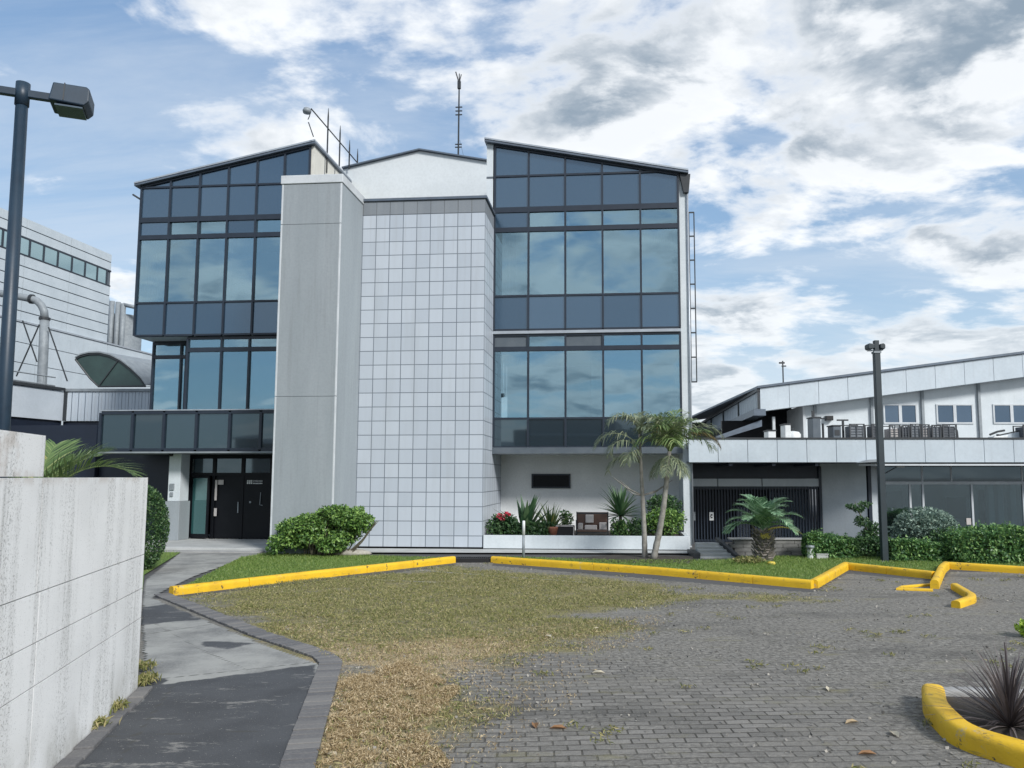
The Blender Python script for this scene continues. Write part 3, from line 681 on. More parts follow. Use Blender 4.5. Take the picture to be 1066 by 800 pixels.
slab(-.3, zr(-.3), 6.13, zr(6.13), .07, V-.2, 13.7, 'wing_roof', M['roof'])
slab(-.3, zr(-.3)+.073, 6.13, zr(6.13)+.073, .05, V-.22, 13.7, 'roof_flashing', M['roof_pale'])
slab(-12.02, zl(-12.02), -5.9, zl(-5.9), .07, V-.16, 13.7, 'wing_roof', M['roof'])
slab(-12.02, zl(-12.02)+.073, -5.9, zl(-5.9)+.073, .05, V-.18, 13.7, 'roof_flashing', M['roof_pale'])
m = MB(); m.prism([(-11.83,V+3.01,Z1+.02),(-6.1,V+3.01,Z1+.02),(-6.1,V+3.01,zl(-6.1)-.05),(-11.83,V+3.01,zl(-11.83)-.05)], (0,9.1,0)); m.build('wing', M['white'], OB)
m = MB(); m.prism([(-6.09,V+.0,9),(-5.98,V+.0,9),(-5.98,V+.0,zl(-5.98)-.01),(-6.09,V+.0,zl(-6.09)-.01)], (0,11,0)); plab(m.build('wing_flank', M['cream'], OB), 'cream panelled flank above the pier')
for vv in (2.5,3.4,4.2):
    m = MB(); m.box(-5.985,-5.965,vv,vv+.03,9.5,zl(-6)-.03); m.build('panel_joint', M['frame_grey'], OB)

# curtain walls: one frame mesh per bay field, each pane a mesh of its own below it
def clip(poly, roof):                                   # clip (u,z) polygon below roof(u)
    out = []; n = len(poly)
    for i in range(n):
        a, b_ = poly[i], poly[(i+1) % n]; fa, fb = roof(a[0])-a[1], roof(b_[0])-b_[1]
        if fa >= 0: out.append(a)
        if (fa > 0) != (fb > 0):
            t_ = fa/(fa-fb); out.append((a[0]+(b_[0]-a[0])*t_, a[1]+(b_[1]-a[1])*t_))
    return out
def curtain(name, us, zs, v, kind, roof=None, tm=.03, tb=None, label=None, parent=None):
    """kind(i,j) -> (material, inset); zs bottom to top; frame mesh + pane children"""
    par = parent or OB; fm = MB(); tb = tb or {}
    for u in us:
        zt_ = zs[-1] if roof is None else min(zs[-1], roof(u)-.01)
        fm.box(u-tm, u+tm, v-.05, v+.08, zs[0], zt_)
    for j, z in enumerate(zs):
        h = tb.get(j, tm)
        for a, b_ in zip(us[:-1], us[1:]):
            if roof is None or z+h < min(roof(a), roof(b_)): fm.box(a+tm, b_-tm, v-.043, v+.08, z-h, z+h)
            elif z < max(roof(a), roof(b_)):
                pl = clip([(a+tm,z-h),(b_-tm,z-h),(b_-tm,z+h),(a+tm,z+h)], lambda u_: roof(u_)-.02)
                if len(pl) > 2: fm.prism([(p[0],v-.043,p[1]) for p in pl], (0,.123,0))
    if roof is not None:
        a, b_ = us[0], us[-1]
        fm.prism([(a,v-.06,roof(a)-.07),(b_,v-.06,roof(b_)-.07),(b_,v-.06,roof(b_)-.003),(a,v-.06,roof(a)-.003)], (0,.1,0))
    fo = fm.build(name, M['frame'], par)
    if label: plab(fo, label)
    for i in range(len(us)-1):
        for j in range(len(zs)-1):
            kd = kind(i, j)
            if kd is None: continue
            mt, ins = kd; h0, h1 = tb.get(j, tm), tb.get(j+1, tm)
            q = [(us[i]+tm-.01,zs[j]+h0-.01),(us[i+1]-tm+.01,zs[j]+h0-.01),(us[i+1]-tm+.01,zs[j+1]-h1+.01),(us[i]+tm-.01,zs[j+1]-h1+.01)]
            if roof is not None: q = clip(q, lambda u_: roof(u_)-.06)
            if len(q) < 3: continue
            cu, cz = sum(p[0] for p in q)/len(q), sum(p[1] for p in q)/len(q)
            ry, rx = random.uniform(-.006,.006), random.uniform(-.006,.006)
            pm_ = MB(); pm_.prism([(p[0], v+ins+(p[0]-cu)*ry+(p[1]-cz)*rx, p[1]) for p in q], (0,.012,0))
            pm_.build('pane', M[mt], fo)
UR = [.02, B(550.4,200,V).x, B(588.4,200,V).x, B(626.9,200,V).x, B(666.3,200,V).x, 5.81]
def kR(i, j):
    if j in (0,3,4): return ('glass2', 0)
    if j == 2: return ('glass', .02) if i else ('glass2', .0)
    return ('glass', .01)
curtain('curtain_wall', UR, [Z1, Z2, Z3b, Z3, ZT, 13.2], V, kR, zr, tb={2:.075, 3:.085})
UL = [B(x,y,V).x for x, y in ((147,206),(177.8,206),(208.3,206),(237.8,206),(267.4,206),(297,170),(326.4,150))]
UL[0] = -11.84; UL[-1] = -6.1
def kL(i, j):
    if j in (0,3,4): return ('glass2', 0)
    if j == 2: return ('glass', .02) if i in (1,2,4) else ('glass2', 0)
    return ('glass', .01)
curtain('curtain_wall', UL, [Z1, Z2, Z3b+.06, Z3, ZT, 13.3], V, kL, zl, tb={2:.075, 3:.085})
# second floor right, slightly recessed under a flashing ledge
m = MB(); m.box(.0,5.83,V-.07,V+.1,Z1-.13,Z1-.04); m.build('ledge', M['roof_pale'], OB)
def k2(i, j):
    if j == 0: return ('glass3', .0)
    if j == 2: return ('glass', .02) if i in (1,3,4) else ('frame_grey', 0)
    return ('glass', .01)
curtain('curtain_wall', UR, [3.02, ZM, ZB, Z1-.14], V+.03, k2, tb={2:.07, 3:.06, 0:.02})
m = MB(); m.box(.0,5.83,V-.06,V+.1,ZF-.01,3.0); m.build('floor_beam', M['frame_grey'], OB)
m = MB(); m.box(.02,5.82,V+.1,3.4,ZF-.005,ZF+.015); m.build('soffit', M['white'], OB)
# slot window in the ground floor wall
a, b_ = B(553.5,493.5,3.4), B(594,508.5,3.4)
m = MB(); m.box(a.x,b_.x,3.34,3.42,b_.z,b_.z+.05).box(a.x,b_.x,3.34,3.42,a.z-.05,a.z).box(a.x,a.x+.05,3.34,3.42,b_.z+.05,a.z-.05).box(b_.x-.05,b_.x,3.34,3.42,b_.z+.05,a.z-.05)
w = m.build('slot_window', M['frame'], OB)
m = MB(); m.box(a.x+.05,b_.x-.05,3.375,3.395,b_.z+.05,a.z-.05); m.build('pane', M['blackdoor'], w)
# rain hopper, pipe and ladder on the right flank
m = MB(); m.prism([(5.86,V-.1,zr(6)-.02),(6.2,V-.1,zr(6)-.02),(6.14,V-.1,zr(6)-.62),(5.98,V-.1,zr(6)-.62)], (0,.22,0)); m.build('rain_hopper', M['darkmetal'], OB, bevel=.01)
m = MB(); m.tube([(6.1,V-.02,zr(6)-.6),(6.1,V-.02,.1)], .032, 8); m.build('downpipe', M['roof_pale'], OB, smooth=True)
l0, l1 = B(716,222,V+.1), B(716,398,V+.1)
m = MB()
for uu in (6.14, 6.3): m.tube([(uu,V+.06,l0.z),(uu,V+.06,l1.z)], .018, 6)
nr = 8
for i in range(nr): z = l1.z+(l0.z-l1.z)*i/(nr-1); m.box(6.05,6.31,V+.045,V+.075,z-.02,z+.02)
m.build('wall_ladder', M['darkmetal'], OB)
# first floor left: bay glazing
vb, vb2 = V+.12, 2.5
m = MB(); m.box(B(158,380,vb2).x+.08,-6.1,vb2+.1,13,2.9,Z1+.01); m.build('wing_base', M['white'], OB)
m = MB(); m.box(-11.83,-6.1,V+.05,vb2+.2,Z1-.03,Z1+.015); m.build('soffit', M['white_panel'], OB)
zb0, zb1, zb2 = B(240,428,vb).z, B(240,364,vb).z, B(240,349,vb).z+.03
ub = [B(x,400,vb).x for x in (194,229.4,258.4)]+[-5.6]
curtain('bay_glazing', [B(x,400,vb2).x for x in (158.5,187.5,193)]+[ub[0]-.04], [zb0-.1, B(175,372,vb2).z, Z1-.06], vb2, lambda i, j: ('glass', .01), tb={1:.06, 2:.09})
curtain('bay_glazing', ub, [zb0-.1, zb1, Z1-.05], vb, lambda i, j: ('glass', .01), tb={1:.07, 2:.08})
m = MB(); m.box(ub[0]-.03,-5.6,vb+.1,vb2+.2,2.9,Z1-.04); m.build('bay_body', M['frame'], OB)
# glass canopy over the entrance
vc = .6
c0, c1 = B(104,430,vc), B(283,470,vc)
zc0, zc1 = c1.z+.05, B(190,429.5,vc).z
ucs = [B(x,450,vc).x for x in (104.5,138,170.7,204.6,239.2,271.5)]+[-5.48]
m = MB(); m.box(ucs[0]+.05,-5.5,vc+.09,2.4,zc0+.01,zc1-.03); m.build('canopy_body', M['navy'], OB)
curtain('canopy_glazing', ucs, [zc0, zc1], vc, lambda i, j: ('glass3' if i not in (2,) else 'glass3', .01), tb={0:.05, 1:.05}, tm=.04)
m = MB(); m.box(ucs[0]-.03,-5.49,vc-.06,2.4,zc1+.052,zc1+.085); m.build('canopy_coping', M['roof_pale'], OB)
m = MB(); m.box(ucs[0]-.02,-5.49,vc-.055,2.2,zc0-.1,zc0-.052); m.build('canopy_soffit', M['steel'], OB)
# entrance
ve = 1.9; zp = .13
m = MB(); m.box(-10.6,-5.5,-1.1,3,-.05,zp); m.build('entrance_platform', M['conc_lt'], OB, bevel=.015)
m = MB(); m.box(-10.2,-5.9,-1.42,-1.105,-.05,.06); m.build('entrance_step', M['conc'], OB, bevel=.012)
pa, pb = B(174.5,515,1.25).x, B(187,515,1.25).x; zsp = B(180,522,1.25).z
m = MB(); m.box(pa,pb,1.25,1.75,zsp,zc0-.1); m.build('entrance_pillar', M['white'], OB, bevel=.01)
m = MB(); m.box(pa-.04,pb+.04,1.2,1.8,zp,zsp-.005); plab(m.build('pillar_base', M['pier'], OB, bevel=.01), 'grey lower part of the entrance pillar')
ic = B(178.5,507,1.2)
m = MB(); m.box(ic.x-.07,ic.x+.07,1.2,1.245,ic.z-.1,ic.z+.1).box(ic.x-.055,ic.x+.04,1.21,1.245,ic.z-.3,ic.z-.17); m.build('intercom', M['steel'], OB, bevel=.006)
cm = B(180,473.5,1.2)
m = MB(); m.lathe([(.0,-.09),(.05,-.08),(.07,-.03),(.07,0)], 12, (cm.x,1.1,zc0-.1)); m.build('dome_camera', M['black'], OB, smooth=True)
m = MB(); m.box(pb+.05,B(197.5,515,ve).x,ve,2.2,zp,zc0-.1); m.build('entrance_side_wall', M['pier'], OB)
m = MB(); m.box(-13.5,pa-.05,2.6,3.0,0,zc0); plab(m.build('dark_cladding', M['navy'], OB), 'dark navy cladding left of the entrance')
m = MB(); m.box(-17.5,-13.52,2.4,3.0,0,3.83); m.build('dark_cladding', M['navy'], OB)
d0, d1, d2, d3 = [B(x,515,ve).x for x in (197.5,222.5,252.5,282.5)]
ztr, ztp = B(240,494,ve).z, zc0-.12
m = MB()
for u in (d0,d1,d2,d3): m.box(u-.05,u+.05,ve-.05,ve+.06,zp,ztp)
m.box(d0,d3,ve-.045,ve+.055,ztr-.05,ztr+.05).box(d0,d3,ve-.045,ve+.055,ztp-.12,ztp)
df = m.build('door_frame', M['blackdoor'], OB)
for a, b_ in ((d0,d1),(d1,d2),(d2,d3)):
    m = MB(); m.box(a+.05,b_-.05,ve,ve+.015,ztr+.05,ztp-.12); m.build('transom_pane', M['glass3'], df)
m = MB(); m.box(d0-.3,d3+.2,ve+2.6,ve+2.65,zp,ztp+.3).box(d0-.35,d0-.3,ve+.32,ve+2.65,zp,ztp+.3).box(d3+.2,d3+.25,ve+.07,ve+2.65,zp,ztp+.3).box(d0-.3,d3+.2,ve+.07,ve+2.6,ztp-.1,ztp-.05); m.build('lobby', M['blackdoor'], OB)
m = MB(); m.box(d1+.055,d2-.055,ve+.01,ve+.03,zp+.02,ztr-.055); plab(m.build('door', M['blackdoor'], OB), 'dark centre door leaf')
m = MB(); m.box(d2-.14,d2-.11,ve-.03,ve+.005,.95,1.3); m.build('handle', M['steel'], OB)
# left leaf: glass, ajar
M4 = Matrix.Translation((d0+.06,ve-.02,0)) @ Matrix.Rotation(rad(-14),4,'Z')
wd_ = d1-d0-.1
m = MB(); m.box(0,.05,0,.04,zp+.03,ztr-.06,M4).box(wd_-.08,wd_,0,.04,zp+.03,ztr-.06,M4).box(.05,wd_-.08,0,.04,zp+.03,zp+.16,M4).box(.05,wd_-.08,0,.04,ztr-.12,ztr-.06,M4)
dl = plab(m.build('door', M['blackdoor'], OB), 'glazed door leaf standing ajar')
m = MB(); m.box(.05,wd_-.08,.012,.026,zp+.16,ztr-.12,M4); m.build('pane', M['glass_teal'], dl)
# right leaf: black with lettering and pull handle
m = MB(); m.box(d2+.055,d3-.055,ve-.03,ve+.02,zp+.02,ztr-.055); dr = plab(m.build('door', M['blackdoor'], OB), 'black door leaf with white lettering')
hs = B(272,520,ve)
m = MB(); m.tube([(hs.x,ve-.05,hs.z+.22),(hs.x-.01,ve-.07,hs.z-.18)], .014, 6).tube([(hs.x-.01,ve-.03,hs.z-.18),(hs.x+.07,ve-.05,hs.z-.19)], .012, 6); m.build('handle', M['steel'], dr)
s0, s1 = B(257.5,500,ve), B(274,504,ve); m = MB()
wv = (s1.x-s0.x)
for i in range(3):                                       # bold white letter blocks, illegible in the photo
    x = s0.x+wv*(.02+.12*i); m.box(x,x+wv*.03,ve-.036,ve-.031,s1.z,s0.z).box(x+wv*.05,x+wv*.08,ve-.036,ve-.031,s1.z,s0.z).box(x+wv*.03,x+wv*.05,ve-.036,ve-.031,s1.z,s1.z+.03)
for i in range(7):
    x = s0.x+wv*(.4+.085*i); m.box(x,x+wv*.06,ve-.036,ve-.031,s1.z,s1.z+.03).box(x+.01,x+wv*.03,ve-.036,ve-.031,s1.z+.05,s0.z).box(x+wv*.04,x+wv*.055,ve-.036,ve-.031,s1.z+.07,s0.z-.01)
m.build('door_lettering', M['whitepaint'], dr)
m = MB(); kn = B(261,523,ve); m.box(kn.x-.03,kn.x+.03,ve-.045,ve-.031,kn.z-.03,kn.z+.03); m.build('lock', M['steel'], dr)
m = MB(); m.box(d1+.06,d1+.13,ve-.055,ve-.047,1.35,2.0).box(d1+.13,d1+.32,ve-.02,ve-.012,1.85,2.0).box(d1+.06,d1+.15,ve-.055,ve-.047,.85,1.1)
plab(m.build('notice', M['paper'], OB), 'paper notices stuck beside the open doorway')
# apron and planter in front
sheet('apron', [LW(-5.4,-.02), LW(6.0,-.02), LW(6.0,-.75), LW(-3.4,-1.25), LW(-5.4,-1.25)], .05, M['conc_lt'])
# ------------------------------------------------------------------ planter (its own wall) with its plants
PLT = thing('planter', tuple(LW(0,0)), 'long low white planter wall along the ground floor front', 'planter', rz=-TH)
pr = B(719,572,-.25).x
m = MB(); m.box(.03,pr,-.02,.12,.07,.44).box(pr-.12,pr,.12,2.9,.07,.44); m.build('planter_wall', M['white'], PLT, bevel=.008)
m = MB(); m.box(.05,pr-.02,.0,.1,0,.068); m.build('plinth', M['black'], PLT)
m = MB(); m.box(.05,pr-.125,.125,3.38,.0,.36); m.build('soil_fill', M['soil'], PLT)
ZS = .36
def ell(c, r, n, pw=.28):
    d = R.normal(size=(n,3)); d /= np.linalg.norm(d, axis=1)[:,None]; q = R.random((n,1))**pw
    return np.array(c)+d*q*np.array(r), d
def bush(name, c, r, n, size, mat, label, cat='bush', lumps=7, stem=6, asp=.5, group=None, zb=0.0, flat=False, spread=.55):
    c = Vector(c); t_ = thing(name, (c.x,c.y,zb), label, cat, group); L = Vector((0,0,c.z-zb))
    m = MB()
    for i in range(lumps):
        f = 1 if i == 0 else random.uniform(.35,.55)
        d = Vector((0,0,0)) if i == 0 else Vector((random.uniform(-1,1)*r[0], random.uniform(-1,1)*r[1], random.uniform(-.6,.9)*r[2]))*spread
        p, o = ell(tuple(L+d), [x*(.86 if i == 0 else f*1.25) for x in r], int(n*(.5 if i == 0 else .5/(lumps-1))))
        ok = p[:,2] > .02; m.leaves(p[ok], size, asp, .3, out=o[ok])
    m.build('foliage', mat, t_)
    m = MB()
    for i in range(stem):
        a = random.uniform(0,6.28); b_ = Vector((math.cos(a)*r[0]*.18, math.sin(a)*r[1]*.18, 0))
        e_ = Vector((math.cos(a)*r[0]*.65, math.sin(a)*r[1]*.65, L.z+r[2]*random.uniform(-.1,.5)))
        m.tube([b_, b_.lerp(e_,.5)+Vector((0,0,.06)), e_], [.022,.015,.007], 5)
    if stem: m.build('stems', M['stem'], t_)
    return t_
def blades(name, base, n, L, W, mat, label, cat, el=(20,80), droop=.7, seg=4, trunk=None, group=None, curl=.15):
    base = Vector(base); t_ = thing(name, tuple(base), label, cat, group); m = MB(); z0 = 0
    if trunk:
        k_ = MB(); k_.tube([(0,0,0),(.01,0,trunk*.5),(.0,.01,trunk)], [.05,.042,.05], 7); k_.build('trunk', M['trunk'], t_); z0 = trunk
    for i in range(n):
        az = i*2.39996+random.uniform(-.3,.3); e0 = rad(random.uniform(*el)); l_ = L*random.uniform(.75,1.1)
        p = Vector((0,0,z0)); h = Vector((math.cos(az),math.sin(az),0)); sd = Vector((-h.y,h.x,0)); vs = []; fs = []
        for s_ in range(seg+1):
            tt = s_/seg; w = W*(.55+.9*tt if tt < .4 else .91*(1-tt)/.6*1.0)+.002
            e_ = e0-droop*tt**1.5; vs += [p-sd*w+Vector((0,0,w*.25)), p, p+sd*w+Vector((0,0,w*.25))]
            p = p+(h*math.cos(e_)+Vector((0,0,math.sin(e_))))*l_/seg
        for s_ in range(seg):
            for q in (0,1): fs.append((s_*3+q, s_*3+q+1, s_*3+q+4, s_*3+q+3))
        m.add(vs, fs, random.random())
    m.build('leaves', mat, t_); return t_
def LB(pxx, py, v, z=ZS):                               # stand something at building depth v under photo column px
    return LW(B(pxx, py, v).x, v, z)
flw = bush('flowering_plant', LB(524,550,.7,.62), (.5,.36,.42), 1500, .11, M['leaf_dark'], 'low dark plant with red flowers at the left end of the planter', 'plant', zb=ZS, stem=3)
m = MB()
for dx, dz in ((-.1,.6),(.12,.66),(.02,.54)):
    p, o = ell((dx,-.22,dz), (.1,.08,.08), 60); m.leaves(p, .06, .8, .2, out=o)
m.build('flowers', M['flower'], flw)
bush('groundcover_plant', LB(556,560,.6,.5), (.75,.35,.34), 2600, .11, M['leaf_dark'], 'low dark leafy growth filling the planter around the metal post', 'plant', zb=ZS, stem=2, lumps=8)
blades('agave', LB(547,560,1.0), 44, 1.25, .13, M['agave'], 'broad-leaved rosette plant with thick pointed leaves behind the metal post', 'plant', (15,85), .25)
blades('spiky_plant', LB(573,560,1.1), 90, 1.05, .036, M['frond'], 'fine-leaved spiky green plant left of the terracotta pot', 'plant', (20,85), .5)
bush('potted_shrub', LB(590,545,1.6,.85), (.22,.2,.3), 260, .1, M['leaf_dark'], 'small dark upright shrub behind the black crate', 'shrub', lumps=4, zb=ZS, stem=3)
pp = LB(570,560,.6); t = thing('flower_pot', tuple(pp), 'terracotta pot standing in the planter beside the black crate', 'pot')
pq = LB(575.5,560,.55); t.location = pq
m = MB(); m.lathe([(.11,0),(.16,.24),(.165,.25),(.165,.3),(.14,.3),(.13,.26),(.09,.04)], 20); m.build('pot', M['terracotta'], t, smooth=True)
m = MB(); m.lathe([(.0,.24),(.125,.245)], 16); m.build('soil', M['soil'], t)
cq = LB(588,560,.5); t = thing('crate', tuple(cq), 'black open box with pale rim between the pot and the brown bench', 'box', rz=-TH)
m = MB(); m.box(-.24,.24,0,.04,0,.3).box(-.24,.24,.34,.36,0,.3).box(-.24,-.22,.04,.34,0,.3).box(.22,.24,.04,.34,0,.3).box(-.22,.22,.04,.34,0,.02); m.build('body', M['black'], t)
m = MB(); m.box(-.26,.26,-.015,.38,.302,.33).box(.242,.27,-.012,.36,0,.3); m.build('rim', M['paper'], t)
bq = LB(616.5,560,.55); t = thing('bench', tuple(bq), 'brown slatted bench with pale cushions in the planter', 'bench', rz=-TH)
m = MB()
for x in (-.47,.44): m.box(x,x+.03,-.1,-.06,0,.5).box(x,x+.03,.2,.24,0,.72).box(x,x+.03,-.06,.2,.38,.42)
m.box(-.45,.45,.202,.238,.66,.7).box(-.45,.45,-.08,-.06,.12,.15)
m.build('frame', M['darkmetal'], t)
m = MB(); m.box(-.44,.44,-.1,.2,.16,.2); m.build('seat', M['brownwood'], t, bevel=.01)
m = MB(); m.box(-.44,.44,.205,.235,.2,.71); m.build('backrest', M['brownwood'], t, bevel=.01)
for x0, x1, z0, z1, y in ((-.2,.04,.4,.64,.14),(-.42,-.27,.205,.4,.1),(-.22,.14,.205,.34,.08),(.2,.42,.205,.42,.1)):
    m = MB(); m.box(x0,x1,y,y+.06,z0,z1); m.build('cushion', M['paper'], t, bevel=.02)
blades('yucca', LB(646,560,1.0), 90, 1.0, .05, M['agave'], 'dark spiky yucca on a short trunk left of the slim palm', 'yucca', (-20,85), .35, trunk=.6)
bush('shrub', LB(647,555,.75,.58), (.4,.3,.3), 900, .09, M['leaf_hedge'], 'low green shrub at the foot of the yucca', 'shrub', zb=ZS, stem=3)
bush('shrub', LB(691,550,.85,.78), (.72,.45,.5), 2400, .1, M['leaf_bush'], 'large bright green shrub behind the two slim palms', 'shrub', zb=ZS, stem=5)
bush('shrub', LB(692,530,1.6,1.25), (.7,.45,.36), 1300, .13, M['leaf_dark'], 'taller dark shrub with drooping twigs against the white wall', 'shrub', zb=ZS, stem=6, asp=.3)
bush('shrub', LB(667,553,.8,.62), (.38,.3,.32), 900, .08, M['leaf_dark'], 'small dark shrub between the yucca and the slim palm', 'shrub', zb=ZS, stem=3)

# grey post
c = G(545,583); t = thing('marker_post', (c.x,c.y,0), 'thin grey metal post with white top in front of the planter', 'post')
m = MB(); m.tube([(0,0,0),(0,0,.62)], .035, 10); m.build('post', M['steel'], t, smooth=True)
m = MB(); m.tube([(0,0,.622),(0,0,.97),(0,0,.985)], [.037,.037,.025], 10); m.build('post_cap', M['whitepaint'], t, smooth=True)
c = G(366,579.5); m = MB(); p = [(.0,0),(.3,.02),(.42,.08),(.36,.15),(.2,.19),(0,.2)]
m.lathe([(r_*1.1,z) for r_, z in p][::1], 14); m.v = [(x*1.15+.04*math.sin(5*y), y*.5, z*(1-.25*x)) for x, y, z in m.v]
m.v = [tuple(Vector(q)+c) for q in m.v]; tag(m.build('rock', M['pebble'], smooth=True), 'pale flat rock at the foot of the tiled wall by the big bush', 'rock')

# ------------------------------------------------------------------ big multi-stem bush in front of the pier
c = G(335,580); BU = thing('bush', (c.x,c.y,0), 'large multi-stemmed green bush in front of the grey pier', 'bush')
m = MB(); base = c
def bl(pxx, py, dy=0): q = AT(pxx, py, c.y+dy); return (q.x-c.x, dy, q.z)
lumps_ = [(365,541,-.1,.52,.27,2000),(345,540,.2,.55,.28,1500),(325,546,.0,.5,.3,1400),(340,531,.0,.18,.12,130),(372,531,.0,.2,.1,130),(384,543,.0,.16,.16,130),(318,540,.0,.2,.14,150),(296,548,.0,.2,.14,150),(308,552,.1,.48,.36,1500),(333,558,-.2,.6,.22,700),(310,564,.0,.36,.24,420),(376,545,0,.34,.28,900),(291,563,-.1,.27,.2,420),(288,570,0,.22,.22,260),(356,560,-.15,.36,.26,620),(366,556,.1,.3,.24,380),(345,569,-.2,.4,.18,420),(352,533,0,.35,.2,700)]
for x, y, dy, rx, rz, n in lumps_:
    p, o = ell(bl(x,y,dy), (rx,.5,rz), n, .35); ok = p[:,2] > .03; m.leaves(p[ok], .095, .5, .5, out=o[ok])
m.build('foliage', M['leaf_bush'], BU)
m = MB()
for i in range(54):
    x, y, dy, rx, rz, n = random.choice(lumps_[:7]); e_ = Vector(bl(x, y, dy))+Vector((random.uniform(-.25,.25),random.uniform(-.2,.2),random.uniform(-.1,.1)))
    b0 = Vector((e_.x*.45+random.uniform(-.15,.25)-.05, random.uniform(-.2,.2), 0))
    m.tube([b0, b0.lerp(e_,.45)+Vector((.05,0,.0)), e_], [.022,.016,.007], 5, random.random())
m.build('stems', M['stem'], BU)
# clipped ball bush behind the block wall
c = AT(166,540,17.5); m = MB()
t = thing('topiary', (c.x-.2,c.y,0), 'clipped dark green rounded bush beyond the end of the block wall', 'bush')
p, o = ell((-.25,0,.95), (.62,.6,1.0), 9000, .12); ok = p[:,2] > .02; m.leaves(p[ok], .06, .6, .3, out=o[ok])
m.build('foliage', M['leaf_clip'], t)
m = MB(); m.tube([(-.25,0,0),(-.25,0,.9)], [.05,.03], 6); m.build('stem', M['stem'], t)

# ------------------------------------------------------------------ palms
def frond(base, az, el, L, droop, ll, nl, mat, parent, wid=.018, name='frond', vee=.25, curve=1.4, lean=0.0, gap=.18, tipdroop=.5, ragged=.08):
    m = MB(); p = Vector(base); seg = 12; pts = []; dirs = []
    for i in range(seg+1):
        tt = i/seg; e_ = el-droop*tt**curve; a_ = az+lean*tt
        d = Vector((math.cos(a_)*math.cos(e_), math.sin(a_)*math.cos(e_), math.sin(e_))); pts.append(p.copy()); dirs.append(d); p = p+d*L/seg
    m.tube(pts, [max(.004,.016*(1-i/seg)+.003) for i in range(seg+1)], 4, .6)
    for i in range(nl):
        tt = gap+(1-gap)*(i+.5)/nl; f = tt*seg; k_ = min(int(f), seg-1); q = pts[k_].lerp(pts[k_+1], f-k_); d = dirs[k_].lerp(dirs[k_+1], f-k_).normalized()
        sd = d.cross(Vector((0,0,1))); sd = sd.normalized() if sd.length > .05 else Vector((1,0,0)); up = sd.cross(d)
        sz = ll*math.sin(math.pi*(.12+.83*tt))**.7*random.uniform(.85,1.1)
        for s_ in (1,-1):
            dd_ = (d*(.45+.5*tt)+sd*s_*.85+up*vee+Vector((random.uniform(-ragged,ragged),random.uniform(-ragged,ragged),random.uniform(-ragged*1.5,ragged)))).normalized()
            a1 = q+dd_*sz*.45; a2 = q+dd_*sz*.75+Vector((0,0,-sz*.09*tipdroop*2)); a3 = q+dd_*sz*.92+Vector((0,0,-sz*.34*tipdroop))
            w = dd_.cross(up).normalized()*wid
            m.add([q-w*.5, q+w*.5, a1-w, a1+w, a2-w*.7, a2+w*.7, a3], [(0,1,3,2),(2,3,5,4),(4,5,6)], min(.97, max(0, random.gauss(.5,.2))))
    return m.build(name, mat, parent)
def trunkpath(base, pts): return [Vector(p)-Vector(base) for p in pts]
def ringtrunk(path, r0, r1, mat, parent, n=10, rings=26, bulge=.06):
    P, Rr = [], []; k_ = len(path)-1
    for i in range(rings+1):
        f = i/rings*k_; j = min(int(f), k_-1); P.append(path[j].lerp(path[j+1], f-j)); Rr.append((r0+(r1-r0)*i/rings)*(1+(bulge if i % 2 else -bulge)))
    m = MB(); m.tube(P, Rr, n); return m.build('trunk', mat, parent, smooth=True)
# slim palm (left of the pair)
Yp = 20.0
b0 = G(672,584); b0.y = Yp
t = thing('slim_palm', (b0.x,b0.y,0), 'slim upright palm with drooping olive fronds in front of the white wall', 'palm tree')
pts = trunkpath((b0.x,b0.y,0), [AT(671.5,585,Yp)*1, AT(670.5,550,Yp), AT(668.5,510,Yp), AT(667,480,Yp), AT(665.5,452,Yp)]); pts[0].z = 0
ringtrunk(pts, .075, .03, M['trunk_pale'], t)
top = pts[-1]; 
for f_ in range(len(pts)): pass
for (z_, az, el, L, dr, ll) in ((0,200,70,1.15,2.6,.34),(-.05,-10,62,.8,2.2,.3),(.0,90,85,.7,1.5,.3),(.05,150,80,.75,2.0,.3),(-.3,185,42,1.35,2.2,.36),(-.45,205,48,1.05,2.5,.36),(-.75,170,30,.95,2.1,.34),(-.75,235,55,.85,2.6,.32),(-.35,-5,45,.85,2.3,.32),(-.1,60,70,.7,1.9,.3),(.0,300,75,.7,1.9,.3)):
    f = top+Vector((0,0,z_)); frond(f, rad(az), rad(el), L*1.08, dr, ll*1.3, 24, M['frond_grey'], t, .012, gap=.22, tipdroop=1.5, ragged=.22)
m = MB()
pf = pts[2].lerp(pts[1],.15)
for tgt in ((638,497),(645,500),(650,508),(700,500),(694,505)):
    q = AT(*tgt, Yp)-Vector((b0.x,b0.y,0)); m.tube([pf, pf.lerp(q,.5)+Vector((0,-.03,-.06)), q], [.022,.016,.008], 5)
plab(m.build('bare_stalks', M['trunk_pale'], t), 'bare old leaf stalks')
